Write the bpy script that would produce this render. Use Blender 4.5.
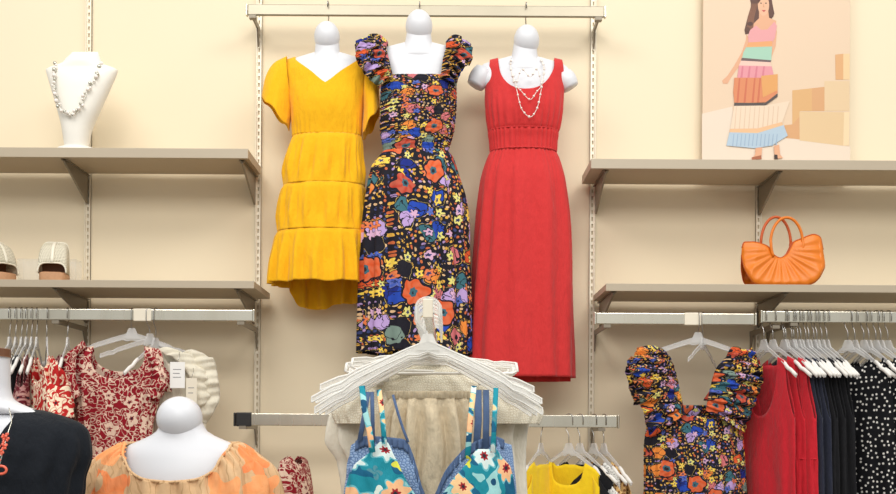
import bpy, math, random
from math import sin, cos, pi, sqrt, radians
from mathutils import Vector, noise
random.seed(7)
for o in list(bpy.data.objects): bpy.data.objects.remove(o)
SC = bpy.context.scene
COL = SC.collection

# ------------------------------------------------------------------ camera, light, exposure
D, F, PX, PY, ROLL = 3.75, 1024.0, 448.0, 430.0, radians(0.35)
CAMZ = 1.55
cd = bpy.data.cameras.new('camera'); cam = bpy.data.objects.new('camera', cd); COL.objects.link(cam)
cam.location = (0, -D, CAMZ); cam.rotation_euler = (pi/2, -ROLL, 0)
cd.sensor_width = 36; cd.lens = F/896*36; cd.shift_y = (PY-247)/896; cd.clip_start = .05
SC.camera = cam
W = bpy.data.worlds.new('world'); SC.world = W; W.use_nodes = True
bg = W.node_tree.nodes['Background']; bg.inputs[0].default_value = (.97, .99, .98, 1); bg.inputs[1].default_value = .72
def area(name, loc, target, sx, sy, power, col=(1, .97, .92)):
    l = bpy.data.lights.new(name, 'AREA'); l.shape = 'RECTANGLE'; l.size = sx; l.size_y = sy; l.energy = power; l.color = col
    o = bpy.data.objects.new(name, l); COL.objects.link(o); o.location = loc
    o.rotation_euler = (Vector(target)-Vector(loc)).to_track_quat('-Z', 'Y').to_euler(); return o
area('ceiling_light', (-1.4, -2.1, 4.3), (-.8, -.6, 1.5), 1.6, .9, 33)
area('ceiling_light', (1.6, -2.1, 4.3), (1.0, -.6, 1.5), 1.6, .9, 33)
area('ceiling_light', (.1, -5.2, 4.3), (0, -1.0, 1.6), 3.4, 1.2, 100)
SC.view_settings.view_transform = 'Standard'; SC.view_settings.look = 'None'
SC.view_settings.exposure = 0.0; SC.view_settings.gamma = 1; SC.view_settings.use_curve_mapping = False

def P(px, py, w=0.0):
    """a photo pixel at a distance w in front of the back wall -> a point in the shop"""
    k = (D-w)/F; dx = px-PX; dy = PY-py
    return Vector(((dx*cos(ROLL)-dy*sin(ROLL))*k, -w, CAMZ+(dx*sin(ROLL)+dy*cos(ROLL))*k))
def pix(w): return (D-w)/F

# ------------------------------------------------------------------ materials
def srgb(r, g, b):
    f = lambda c: (c/255/12.92) if c/255 <= .04045 else ((c/255+.055)/1.055)**2.4
    return (f(r), f(g), f(b), 1)
class NT:
    def __init__(s, name, rough=.6, metal=0, spec=.5):
        s.m = bpy.data.materials.new(name); s.m.use_nodes = True; s.t = s.m.node_tree; s.n = s.t.nodes; s.l = s.t.links
        s.b = s.n['Principled BSDF']; s.b.inputs['Roughness'].default_value = rough; s.b.inputs['Metallic'].default_value = metal
        s.b.inputs['Specular IOR Level'].default_value = spec
        s.tc = s.n.new('ShaderNodeTexCoord')
    def node(s, t, **k):
        n = s.n.new(t)
        for a, v in k.items(): setattr(n, a, v)
        return n
    def put(s, sock, v):
        if hasattr(v, 'is_linked') or isinstance(v, bpy.types.NodeSocket): s.l.new(v, sock)
        else: sock.default_value = v
    def math(s, op, a, b=0.0, c=None):
        n = s.node('ShaderNodeMath', operation=op); s.put(n.inputs[0], a); s.put(n.inputs[1], b)
        if c is not None: s.put(n.inputs[2], c)
        return n.outputs[0]
    def vmath(s, op, a, b=None):
        n = s.node('ShaderNodeVectorMath', operation=op); s.put(n.inputs[0], a)
        if b is not None: s.put(n.inputs[1], b)
        return n.outputs['Value'] if op in ('LENGTH', 'DISTANCE', 'DOT_PRODUCT') else n.outputs[0]
    def mix(s, f, a, b):
        n = s.node('ShaderNodeMix', data_type='RGBA'); s.put(n.inputs[0], f); s.put(n.inputs[6], a); s.put(n.inputs[7], b); return n.outputs[2]
    def noise(s, vec, scale, detail=2.0, rough=.5):
        n = s.node('ShaderNodeTexNoise'); s.put(n.inputs['Vector'], vec); n.inputs['Scale'].default_value = scale
        n.inputs['Detail'].default_value = detail; n.inputs['Roughness'].default_value = rough; return n
    def vor(s, vec, scale, rnd=1.0, feature='F1', dim='2D'):
        n = s.node('ShaderNodeTexVoronoi', feature=feature, voronoi_dimensions=dim); s.put(n.inputs['Vector'], vec)
        n.inputs['Scale'].default_value = scale; n.inputs['Randomness'].default_value = rnd; return n
    def ramp(s, fac, cols, const=True):
        n = s.node('ShaderNodeValToRGB'); r = n.color_ramp; r.interpolation = 'CONSTANT' if const else 'LINEAR'
        for i, (p, c) in enumerate(cols):
            e = r.elements[i] if i < 2 else r.elements.new(p)
            e.position = p; e.color = c
        s.put(n.inputs[0], fac); return n.outputs[0]
    def bump(s, h, strength=.3, dist=.002):
        n = s.node('ShaderNodeBump'); n.inputs['Strength'].default_value = strength; n.inputs['Distance'].default_value = dist
        s.put(n.inputs['Height'], h); s.l.new(n.outputs[0], s.b.inputs['Normal'])
    def flat(s, warp=.0, wscale=14, stretch=1.0):
        """object x,z as a cloth plane, optionally warped"""
        sp = s.node('ShaderNodeSeparateXYZ'); s.l.new(s.tc.outputs['Object'], sp.inputs[0])
        cb = s.node('ShaderNodeCombineXYZ'); s.put(cb.inputs[0], s.math('ADD', sp.outputs[0], s.math('MULTIPLY', sp.outputs[1], .8)))
        s.put(cb.inputs[1], s.math('MULTIPLY', sp.outputs[2], stretch)); v = cb.outputs[0]
        if warp:
            n = s.noise(v, wscale, 2); o = s.vmath('SUBTRACT', n.outputs['Color'], (.5, .5, .5))
            sc = s.node('ShaderNodeVectorMath', operation='SCALE'); s.l.new(o, sc.inputs[0]); sc.inputs['Scale'].default_value = warp
            v = s.vmath('ADD', v, sc.outputs[0])
        return v
    def weave(s, strength=.12, scale=900):
        mp = s.node('ShaderNodeMapping'); s.l.new(s.tc.outputs['Object'], mp.inputs[0]); mp.inputs['Scale'].default_value = (1, 1, .38)
        n = s.noise(s.tc.outputs['Object'], scale, 2); w = s.noise(mp.outputs[0], 34, 4, .6)
        s.bump(s.math('ADD', s.math('MULTIPLY', n.outputs[0], .12), s.math('MULTIPLY', w.outputs[0], 2.2)), min(1, strength*2.2), .007)
    def color(s, c): s.put(s.b.inputs['Base Color'], c); return s.m

def plain(name, c, rough=.6, metal=0, spec=.5, var=0.0, bump=0.0, scale=40):
    t = NT(name, rough, metal, spec)
    if var:
        n = t.noise(t.tc.outputs['Object'], scale, 4)
        dark = tuple(x*(1-var) for x in c[:3])+(1,)
        t.color(t.mix(n.outputs[0], c, dark))
    else: t.color(c)
    if bump: t.bump(t.noise(t.tc.outputs['Object'], scale*6, 4).outputs[0], bump, .002)
    return t.m
def fabric(name, c, var=.08, sheen=.15, weave=.25):
    t = NT(name, .85, 0, .25); n = t.noise(t.tc.outputs['Object'], 60, 4)
    t.color(t.mix(n.outputs[0], c, tuple(x*(1-var*2) for x in c[:3])+(1,)))
    t.b.inputs['Sheen Weight'].default_value = sheen; t.weave(weave); return t.m

def flower_layer(t, v, scale, base, pal, R=.36, petals=5, keep=.6, outline=None, heart=None, amp=.28, rnd=.8):
    """flowers with petals, one per Voronoi cell, painted over the colour base"""
    vo = t.vor(v, scale, rnd)
    d = t.vmath('SUBTRACT', v, vo.outputs['Position'])
    r = t.math('MULTIPLY', t.vmath('LENGTH', d), scale)
    sp = t.node('ShaderNodeSeparateXYZ'); t.l.new(d, sp.inputs[0])
    ang = t.math('ARCTAN2', sp.outputs[1], sp.outputs[0])
    sc = t.node('ShaderNodeSeparateColor'); t.l.new(vo.outputs['Color'], sc.inputs[0])
    ph = t.math('MULTIPLY', sc.outputs[1], 6.28)
    cs = t.math('COSINE', t.math('ADD', t.math('MULTIPLY', ang, petals), ph))
    size = t.math('ADD', .75, t.math('MULTIPLY', sc.outputs[2], .45))
    rp = t.math('MULTIPLY', t.math('MULTIPLY', t.math('ADD', 1.0, t.math('MULTIPLY', cs, amp)), R), size)
    on = t.math('LESS_THAN', sc.outputs[0], keep)
    col = t.ramp(t.math('FRACT', t.math('MULTIPLY', sc.outputs[0], 7.31)), [(i/len(pal), c) for i, c in enumerate(pal)])
    out = base
    if outline is not None:
        m = t.math('MULTIPLY', t.math('LESS_THAN', r, t.math('ADD', rp, .06)), on); out = t.mix(m, out, outline)
    m = t.math('MULTIPLY', t.math('LESS_THAN', r, rp), on)
    shade = t.mix(t.math('MULTIPLY', t.math('ABSOLUTE', t.math('SINE', t.math('ADD', t.math('MULTIPLY', ang, petals/2), t.math('MULTIPLY', r, 7)))), .4), col, t.mix(.22, col, (1, .8, .5, 1)))
    out = t.mix(m, out, shade)
    if heart is not None:
        m2 = t.math('MULTIPLY', t.math('LESS_THAN', r, t.math('MULTIPLY', rp, .36)), on); out = t.mix(m2, out, heart)
        m3 = t.math('MULTIPLY', t.math('LESS_THAN', r, t.math('MULTIPLY', rp, .18)), on); out = t.mix(m3, out, (.02, .02, .03, 1))
    return out

BLK = srgb(24, 22, 34)
def multi_floral(name, k=1.0, gather=1.0, bumpy=.25):
    t = NT(name, .8, 0, .3)
    v = t.flat(.035/k, 16*k, gather)
    # small dots on black
    dots = t.vor(v, 62*k, .75); dm = t.math('LESS_THAN', dots.outputs['Distance'], .31)
    sc = t.node('ShaderNodeSeparateColor'); t.l.new(dots.outputs['Color'], sc.inputs[0])
    dc = t.ramp(sc.outputs[0], [(0, srgb(222, 170, 70)), (.3, srgb(205, 105, 60)), (.5, srgb(225, 185, 140)), (.7, srgb(60, 70, 120)), (.86, srgb(170, 140, 190))])
    c = t.mix(dm, BLK, dc)
    # painted patches with pale outlines
    pv = t.vor(v, 13*k, 1.0); ps = t.node('ShaderNodeSeparateColor'); t.l.new(pv.outputs['Color'], ps.inputs[0])
    pc = t.ramp(ps.outputs[0], [(0, srgb(36, 72, 176)), (.16, srgb(222, 92, 46)), (.30, BLK), (.38, srgb(60, 110, 122)), (.50, srgb(190, 160, 214)), (.60, srgb(236, 140, 60)), (.72, srgb(28, 44, 130)), (.84, srgb(214, 120, 124)), (.93, srgb(120, 140, 130))])
    pon = t.math('LESS_THAN', ps.outputs[1], .78)
    pr = t.math('ADD', pv.outputs['Distance'], t.math('MULTIPLY', t.noise(v, 45*k, 1).outputs[0], .3))
    c = t.mix(t.math('MULTIPLY', pon, t.math('LESS_THAN', pr, .575)), c, srgb(222, 190, 100))
    c = t.mix(t.math('MULTIPLY', pon, t.math('LESS_THAN', pr, .56)), c, BLK)
    c = t.mix(t.math('MULTIPLY', pon, t.math('LESS_THAN', pr, .50)), c, pc)
    ln = t.math('LESS_THAN', t.math('ABSOLUTE', t.math('SUBTRACT', t.noise(v, 24*k, 2).outputs[0], .5)), .016)
    c = t.mix(ln, c, BLK)
    c = flower_layer(t, v, 24*k, c, [srgb(244, 208, 76), srgb(226, 114, 60), srgb(215, 170, 205), srgb(60, 92, 190), srgb(224, 216, 120)], .32, 5, .42, BLK, srgb(40, 60, 120))
    c = flower_layer(t, v, 8.5*k, c, [srgb(214, 84, 36), srgb(228, 122, 44), srgb(186, 56, 38)], .31, 6, .30, BLK, srgb(60, 104, 118), .10)
    t.weave(bumpy); return t.color(c)
def red_floral(name, k=1.0, base=srgb(150, 26, 40), line=srgb(232, 204, 184), more=.0):
    t = NT(name, .85, 0, .2); v = t.flat(.03, 18)
    n = t.noise(v, 34*k, 1.5); c = t.mix(t.math('LESS_THAN', t.math('ABSOLUTE', t.math('SUBTRACT', n.outputs[0], .52)), .028+more), base, line)
    c = flower_layer(t, v, 13*k, c, [line], .34, 5, .5, base, base, .25)
    rings = t.vor(v, 30*k, .8); m = t.math('LESS_THAN', t.math('ABSOLUTE', t.math('SUBTRACT', rings.outputs['Distance'], .33)), .05)
    c = t.mix(t.math('MULTIPLY', m, .55), c, line if more == 0 else base)
    t.weave(.25); return t.color(c)

M = {}
def wall_mat():
    t = NT('cream_wall_paint', .75, 0, .3)
    n = t.noise(t.tc.outputs['Object'], 1.3, 2); c = t.mix(n.outputs[0], srgb(241, 227, 199), srgb(237, 221, 191))
    t.bump(t.noise(t.tc.outputs['Object'], 260, 3).outputs[0], .08, .001); return t.color(c)
M['wall'] = wall_mat()
M['ceil'] = plain('ceiling_white', (.75, .74, .70, 1), .9)
def floor_mat():
    t = NT('shop_floor_tile', .4); b = t.node('ShaderNodeTexBrick'); t.l.new(t.tc.outputs['Object'], b.inputs[0])
    b.offset = 0; b.inputs['Scale'].default_value = 2.2; b.inputs['Color1'].default_value = (.25, .21, .17, 1); b.inputs['Color2'].default_value = (.28, .24, .19, 1); b.inputs['Mortar'].default_value = (.2, .18, .15, 1)
    b.inputs['Mortar Size'].default_value = .01; b.inputs['Brick Width'].default_value = 1; b.inputs['Row Height'].default_value = 1
    return t.color(b.outputs[0])
M['floor'] = floor_mat()
M['std'] = plain('upright_enamel', srgb(238, 228, 208), .4, .2)
M['slot'] = plain('slot_dark', srgb(204, 190, 162), .8)
M['shelf'] = plain('shelf_laminate', srgb(186, 170, 146), .5, var=.05)
M['edge'] = plain('shelf_edge_strip', srgb(184, 170, 148), .4, var=.04)
M['bracket'] = plain('bracket_steel', srgb(138, 128, 112), .45, .3)
M['dark'] = plain('black_plastic', srgb(38, 36, 36), .4)
def chrome():
    t = NT('brushed_chrome', .18, 1); n = t.noise(t.tc.outputs['Object'], 3.5, 3)
    mp = t.node('ShaderNodeMapping'); t.l.new(t.tc.outputs['Object'], mp.inputs[0]); mp.inputs['Scale'].default_value = (2.2, .3, .3); t.l.new(mp.outputs[0], n.inputs[0])
    t.put(t.b.inputs['Roughness'], t.math('ADD', .12, t.math('MULTIPLY', n.outputs[0], .3)))
    return t.color(t.mix(n.outputs[0], srgb(240, 234, 218), srgb(172, 164, 146)))  # patchy tone along the bars paints in reflections along with wear
M['chrome'] = chrome()
M['wire'] = plain('hook_wire', srgb(176, 174, 170), .25, 1)
M['white'] = plain('mannequin_white', srgb(222, 223, 228), .38, var=.02, scale=8)
M['bust'] = plain('bust_leatherette', srgb(240, 236, 226), .6, bump=.1)
M['yellow'] = fabric('yellow_jersey', srgb(250, 186, 18), .05)
M['yellow2'] = fabric('lemon_cotton', srgb(250, 212, 30), .06)
M['red'] = fabric('coral_red_jersey', srgb(212, 54, 54), .06)
M['red2'] = fabric('red_knit', srgb(206, 34, 48), .06)
M['navy'] = fabric('navy_knit', srgb(38, 42, 60), .1)
M['black'] = fabric('black_cloth', srgb(24, 24, 28), .1, .05)
M['blackblue'] = fabric('blue_black_crepe', srgb(20, 25, 33), .08, .05)
M['multi'] = multi_floral('bright_multicolour_floral', 1.0)
M['multi_s'] = multi_floral('smocked_multicolour_floral', 1.25, 1.5, .4)
M['multi2'] = multi_floral('darker_multicolour_floral', 1.6, 1.0, .4)
M['redfl'] = red_floral('dark_red_floral', 1.35, srgb(142, 22, 36), srgb(226, 196, 176))
M['redfl2'] = red_floral('pale_red_floral', 1.1, srgb(190, 40, 40), srgb(244, 224, 196), .03)
M['maroonfl'] = red_floral('maroon_floral', 1.3, srgb(96, 26, 36), srgb(176, 130, 126))
def lace(name, c, d):
    t = NT(name, .8); v = t.flat(.01, 30); vo = t.vor(v, 160, .8, 'DISTANCE_TO_EDGE'); m = t.math('LESS_THAN', vo.outputs[0], .12)
    t.bump(vo.outputs[0], .5, .003); return t.color(t.mix(m, c, d))
M['cream'] = fabric('cream_cotton', srgb(232, 224, 204), .06)
M['lace'] = lace('cream_lace', srgb(236, 230, 212), srgb(214, 204, 180))
M['bluelace'] = lace('denim_blue_lace', srgb(150, 176, 212), srgb(92, 122, 170))
M['denim'] = fabric('denim_blue', srgb(92, 116, 156), .2)
M['linen'] = fabric('beige_linen', srgb(232, 214, 182), .14, .1, .5)
M['offwhite'] = fabric('off_white_linen', srgb(238, 232, 216), .08)
def peach():
    t = NT('peach_floral_cotton', .85, 0, .2); v = t.flat(.04, 12)
    n = t.noise(v, 20, 3); c = t.mix(n.outputs[0], srgb(228, 192, 150), srgb(212, 170, 126))
    st = t.node('ShaderNodeTexWave'); t.l.new(v, st.inputs[0]); st.inputs['Scale'].default_value = 14; st.inputs['Distortion'].default_value = 9
    c = t.mix(t.math('GREATER_THAN', st.outputs['Fac'], .97), c, srgb(196, 158, 116))
    c = flower_layer(t, v, 9, c, [srgb(248, 142, 84), srgb(244, 120, 72), srgb(248, 165, 105)], .42, 5, .72, None, None, .3)
    t.weave(.25); return t.color(c)
M['peach'] = peach()
def teal():
    t = NT('teal_tropical_floral', .75, 0, .3); v = t.flat(.02, 18)
    n = t.noise(v, 16, 1); c = t.ramp(n.outputs[0], [(0, srgb(16, 96, 132)), (.44, srgb(24, 140, 158)), (.56, srgb(160, 214, 214)), (.62, srgb(20, 80, 118))])
    c = flower_layer(t, v, 26, c, [srgb(20, 130, 150), srgb(220, 235, 225), srgb(220, 220, 60)], .34, 4, .4)
    c = flower_layer(t, v, 15, c, [srgb(250, 206, 150), srgb(220, 238, 236), srgb(248, 190, 140)], .36, 7, .6, srgb(110, 190, 200), srgb(170, 34, 44), .22)
    t.weave(.2); return t.color(c)
M['teal'] = teal()
def dotty(name, base, dot, scale, r):
    t = NT(name, .85, 0, .2); v = t.flat(); vo = t.vor(v, scale, .75); t.weave(.2)
    return t.color(t.mix(t.math('LESS_THAN', vo.outputs['Distance'], r), base, dot))
M['polka'] = dotty('black_polka_dot', srgb(20, 20, 24), srgb(226, 222, 216), 52, .19)
M['whitedot'] = dotty('white_pin_dot', srgb(232, 230, 224), srgb(120, 120, 118), 130, .22)
M['tanprint'] = dotty('tan_print', srgb(214, 174, 116), srgb(130, 84, 50), 60, .3)
M['stripe'] = dotty('black_white_print', srgb(225, 222, 214), srgb(30, 30, 34), 34, .36)
def clear(name, c, alpha):
    t = NT(name, .12, 0, .7); t.b.inputs['Alpha'].default_value = alpha; return t.color(c)
M['clear'] = clear('clear_plastic', srgb(232, 230, 228), .38)
M['rim'] = plain('white_plastic_rim', srgb(242, 240, 234), .3)
M['foam'] = plain('white_foam_sleeve', srgb(236, 232, 226), .7)
M['clearw'] = clear('milky_plastic', srgb(248, 247, 242), .42)
M['acrylic'] = clear('clear_acrylic', srgb(235, 235, 230), .12)
M['tag'] = plain('paper_tag', srgb(240, 238, 234), .6)
M['tagink'] = plain('tag_print', srgb(120, 120, 124), .6)
M['brown'] = plain('brown_wood', srgb(122, 80, 54), .5, var=.2)
M['cork'] = plain('cork_sole', srgb(206, 156, 116), .7, var=.25, scale=150)
M['insole'] = plain('tan_footbed', srgb(222, 170, 120), .6)
def woven():
    t = NT('woven_white_leather', .5); v = t.flat(); vo = t.vor(v, 190, .15); m = t.math('LESS_THAN', vo.outputs['Distance'], .3)
    t.bump(vo.outputs['Distance'], .6, .003); return t.color(t.mix(m, srgb(226, 218, 196), srgb(150, 138, 112)))
M['woven'] = woven(); M['leather'] = plain('cream_leather', srgb(232, 224, 204), .45)
M['orange'] = plain('orange_leather', srgb(228, 122, 16), .42, var=.06, bump=.15, scale=60)
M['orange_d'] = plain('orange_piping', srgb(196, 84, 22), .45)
M['pearl'] = plain('pearl_bead', srgb(240, 232, 224), .2)
M['coralbead'] = plain('coral_bead', srgb(238, 110, 84), .35)
M['silver'] = plain('silver_bead', srgb(200, 198, 186), .25, .7)

# ------------------------------------------------------------------ mesh tools
def T(o, label=None, cat=None, group=None, kind=None):
    for k, v in (('label', label), ('category', cat), ('group', group), ('kind', kind)):
        if v: o[k] = v
    return o
def thing(name, loc, label, cat, group=None):
    o = bpy.data.objects.new(name, None); COL.objects.link(o); o.location = loc; o.empty_display_size = .02
    return T(o, label, cat, group)
class MB:
    def __init__(s): s.v = []; s.f = []; s.mi = []; s.mats = []; s.cur = 0
    def mat(s, m):
        if m not in s.mats: s.mats.append(m)
        s.cur = s.mats.index(m); return s
    def add(s, vs, fs):
        b = len(s.v); s.v += [Vector(q) for q in vs]; s.f += [tuple(b+i for i in f) for f in fs]; s.mi += [s.cur]*len(fs); return s
    def box(s, a, b):
        x0, y0, z0 = a; x1, y1, z1 = b
        return s.add([(x0,y0,z0),(x1,y0,z0),(x1,y1,z0),(x0,y1,z0),(x0,y0,z1),(x1,y0,z1),(x1,y1,z1),(x0,y1,z1)],
                     [(0,3,2,1),(4,5,6,7),(0,1,5,4),(1,2,6,5),(2,3,7,6),(3,0,4,7)])
    def tube(s, pts, r, seg=8, cyc=False, flat=1.0, cap=True):
        pts = [Vector(p) for p in pts]; n = len(pts); rs = r if isinstance(r, (list, tuple)) else [r]*n
        vs = []; prev = None
        for i, p in enumerate(pts):
            a = pts[(i-1) % n] if (cyc or i) else p; b = pts[(i+1) % n] if (cyc or i < n-1) else p
            t = (b-a); t = t.normalized() if t.length > 1e-9 else Vector((0, 0, 1))
            if prev is None:
                u = t.cross(Vector((0, 1, 0)));
                if u.length < .1: u = t.cross(Vector((1, 0, 0)))
            else: u = prev - t*prev.dot(t)
            u.normalize(); prev = u; w = t.cross(u)
            for k in range(seg):
                an = 2*pi*k/seg; vs.append(p+u*cos(an)*rs[i]+w*sin(an)*rs[i]*flat)
        fs = [(i*seg+k, i*seg+(k+1) % seg, ((i+1) % n)*seg+(k+1) % seg, ((i+1) % n)*seg+k) for i in range(n if cyc else n-1) for k in range(seg)]
        if cap and not cyc: fs += [tuple(range(seg))[::-1], tuple((n-1)*seg+k for k in range(seg))]
        return s.add(vs, fs)
    def ball(s, c, rx, ry=None, rz=None, nu=16, nv=10, tilt=0):
        ry = ry or rx; rz = rz or rx; c = Vector(c); vs = []
        for j in range(nv+1):
            ph = -pi/2+pi*j/nv
            for i in range(nu):
                th = 2*pi*i/nu; x, y, z = rx*cos(ph)*cos(th), ry*cos(ph)*sin(th), rz*sin(ph)
                y, z = y*cos(tilt)-z*sin(tilt), y*sin(tilt)+z*cos(tilt)
                vs.append(c+Vector((x, y, z)))
        return s.add(vs, [(j*nu+i, j*nu+(i+1) % nu, (j+1)*nu+(i+1) % nu, (j+1)*nu+i) for j in range(nv) for i in range(nu)])
    def extr(s, pts, y0, y1, axis='y'):
        """polygon of (x,z) pulled from y0 to y1 (or (y,z) from x0 to x1)"""
        n = len(pts); g = (lambda p, q: (p[0], q, p[1])) if axis == 'y' else (lambda p, q: (q, p[0], p[1]))
        return s.add([g(p, y0) for p in pts]+[g(p, y1) for p in pts], [tuple(range(n)), tuple(range(2*n-1, n-1, -1))]+[(i, (i+n), (i+1) % n+n, (i+1) % n) for i in range(n)])
    def build(s, name, mat=None, parent=None, smooth=True, solid=0, bevel=0, sub=0, auto=None, origin=None):
        if mat is not None: s.mats = s.mats or [mat]
        me = bpy.data.meshes.new(name)
        if parent is not None:
            o0 = Vector((0, 0, 0)); q = parent
            while q is not None: o0 += q.location; q = q.parent
        elif origin is not None: o0 = Vector(origin)
        else:
            xs = [v.x for v in s.v]; ys = [v.y for v in s.v]; o0 = Vector(((min(xs)+max(xs))/2, (min(ys)+max(ys))/2, min(v.z for v in s.v)))
        me.from_pydata([tuple(v-o0) for v in s.v], [], s.f)
        for m in s.mats: me.materials.append(m)
        for p, i in zip(me.polygons, s.mi): p.material_index = i; p.use_smooth = smooth
        o = bpy.data.objects.new(name, me); COL.objects.link(o)
        if parent is not None: o.parent = parent
        else: o.location = o0
        if bevel:
            b = o.modifiers.new('b', 'BEVEL'); b.width = bevel; b.segments = 2; b.limit_method = 'ANGLE'
        if solid:
            b = o.modifiers.new('s', 'SOLIDIFY'); b.thickness = solid; b.offset = 0
        if sub:
            b = o.modifiers.new('d', 'SUBSURF'); b.levels = sub; b.render_levels = sub
        return o

def curve(tab, x):
    """Catmull-Rom through rows (x, a, b, ...)"""
    n = len(tab)
    if x <= tab[0][0]: return tab[0][1:]
    if x >= tab[-1][0]: return tab[-1][1:]
    for i in range(n-1):
        if tab[i][0] <= x <= tab[i+1][0]: break
    h = tab[i+1][0]-tab[i][0]; t = (x-tab[i][0])/h; out = []
    for k in range(1, len(tab[0])):
        y0, y1 = tab[i][k], tab[i+1][k]; d = (y1-y0)/h
        dp = (y0-tab[i-1][k])/(tab[i][0]-tab[i-1][0]) if i > 0 else d
        dn = (tab[i+2][k]-y1)/(tab[i+2][0]-tab[i+1][0]) if i < n-2 else d
        m0 = 0 if dp*d <= 0 else 2*dp*d/(dp+d); m1 = 0 if dn*d <= 0 else 2*dn*d/(dn+d)
        out.append((2*t**3-3*t*t+1)*y0+(t**3-2*t*t+t)*h*m0+(-2*t**3+3*t*t)*y1+(t**3-t*t)*h*m1)
    return out
def lerp1(tab, x): return curve(tab, x)[0]
def nz(x, y, z=0): return noise.noise(Vector((x, y, z)))

def shell(mb, rows, top, bot, mapf, fold=None, slope=None, N=110, Mv=60, p=.85):
    """closed cloth or body tube: rows (v, left, right, front depth, back depth); top/bot give v per angle"""
    vs = []
    for j in range(Mv+1):
        for i in range(N):
            th = 2*pi*i/N; c, s = cos(th), sin(th)
            v0, v1 = top(c, s), bot(c, s); v = v0+(v1-v0)*j/Mv
            l, r, df, db = curve(rows, v)
            cc = math.copysign(abs(c)**p, c); ss = math.copysign(abs(s)**p, s)
            u = (l+r)/2+(r-l)/2*cc; d = (df if s > 0 else db)*ss
            f = fold(c, s, th, v) if fold else 0
            sl = slope(u, v, (l+r)/2) if slope else 0
            X, Y, Z = mapf(u, v+sl)
            vs.append(Vector((X+cos(th)*f, Y-d-sin(th)*f, Z)))
    return mb.add(vs, [(j*N+i, j*N+(i+1) % N, (j+1)*N+(i+1) % N, (j+1)*N+i) for j in range(Mv) for i in range(N)])
def pmap(w): return lambda u, v: tuple(P(u, v, w))
def ruffle(mb, inner, outer, amp=.006, n=9, nu=70, nv=10, puff=.0, ph=0.0):
    """frilled band between two 3-D polylines"""
    def along(pl, t):
        pl = [Vector(q) for q in pl]; tab = [(i/(len(pl)-1),)+tuple(q) for i, q in enumerate(pl)]; return Vector(curve(tab, t))
    vs = []
    for i in range(nu+1):
        t = i/nu; a = along(inner, t); b = along(outer, t); e = along(outer, min(1, t+.01))-along(outer, max(0, t-.01))
        nrm = (b-a).cross(e); nrm = nrm.normalized() if nrm.length > 1e-9 else Vector((0, -1, 0))
        if nrm.y > 0: nrm = -nrm
        for j in range(nv+1):
            q = j/nv; wv = sin(n*2*pi*t+ph+1.5*sin(5*t))+.5*sin(n*4.3*pi*t+2+ph)
            vs.append(a.lerp(b, q)+nrm*(amp*wv*(.25+.75*q)+puff*sin(pi*q)))
    return mb.add(vs, [(i*(nv+1)+j, i*(nv+1)+j+1, (i+1)*(nv+1)+j+1, (i+1)*(nv+1)+j) for i in range(nu) for j in range(nv)])
def ribbon(mb, pts, width, thick=.0015):
    return mb.tube(pts, width/2, 8, flat=thick/width*2)

# ------------------------------------------------------------------ the setting
def struct(name, a, b, m):
    return T(MB().box(a, b).build(name, M[m], None, False), kind='structure')
struct('wall_back', (-5, 0, 0), (5, .12, 4.6), 'wall')
struct('floor', (-14, -30, -.1), (14, .12, 0), 'floor')

# slotted uprights
def upright(px, label, z0=.3, z1=3.6):
    x = P(px, 300, 0).x; m = MB(); r = .0095
    m.mat(M['std']).box((x-r, -.006, z0), (x-.003, 0, z1)).box((x+.003, -.006, z0), (x+r, 0, z1)); m.box((x-r, -.014, z0), (x-r+.002, 0, z1)).box((x+r-.002, -.014, z0), (x+r, 0, z1))
    z = z0
    while z < z1:
        m.box((x-.003, -.006, z), (x+.003, 0, z+.011)); z += .0254
    m.mat(M['slot']).box((x-.003, -.0012, z0), (x+.003, -.0002, z1))
    return T(m.build('shelf_upright', None, None, False), label, 'shelf upright', 'slotted wall uprights')
UPX = {}
for px, lb in ((88, 'slotted metal upright on the wall behind the necklace bust and the sandal'), (258, 'slotted metal upright left of the yellow dress'),
               (591.5, 'slotted metal upright right of the long red dress'), (757.5, 'slotted metal upright behind the orange handbag')):
    UPX[px] = upright(px, lb).location.x

# shelves
def shelf(zpix, xend, side, wf, label, brk, thick=.029, far=2.3, tall=.10):
    z0 = P(xend, zpix, wf).z; X = P(xend, zpix, wf).x; x0, x1 = (X, far) if side > 0 else (-far, X); wb = .035
    e = thing('wall_shelf', ((x0+x1)/2, -wb, z0), label, 'shelf', 'wall shelves')
    MB().box((x0, -wf+.004, z0), (x1, -wb, z0+thick)).build('board', M['shelf'], e, False, bevel=.001)
    MB().box((x0, -wf, z0-.003), (x1, -wf+.0035, z0+thick+.001)).build('edge_strip', M['edge'], e, False, bevel=.001)
    for bx in brk:
        for s in (0,):
            m = MB(); t = .0035
            m.extr([(-.012, z0-.001), (-wf+.03, z0-.001), (-wf+.03, z0-.012), (-.06, z0-tall+.012), (-.03, z0-tall), (-.012, z0-tall-.004)], bx-t, bx+t, 'x')
            m.box((bx-.011, -wf+.03, z0-.004), (bx+.011, -.012, z0-.0005))
            m.build('bracket', M['bracket'], e, False)
    return z0+thick
zUL = shelf(157.5, 248, -1, .27, 'upper left shelf carrying the white necklace bust', [UPX[88], UPX[258]-.012])
zLL = shelf(287.5, 254, -1, .34, 'lower left shelf carrying the woven sandals', [UPX[88], UPX[258]-.012], tall=.085, thick=.021)
zUR = shelf(167.5, 591, 1, .27, 'upper right shelf below the fashion poster', [UPX[591.5]+.012, UPX[757.5]])
zLR = shelf(290, 606, 1, .34, 'lower right shelf carrying the orange handbag', [UPX[591.5]+.03, UPX[757.5]], tall=.085, thick=.021)

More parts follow.
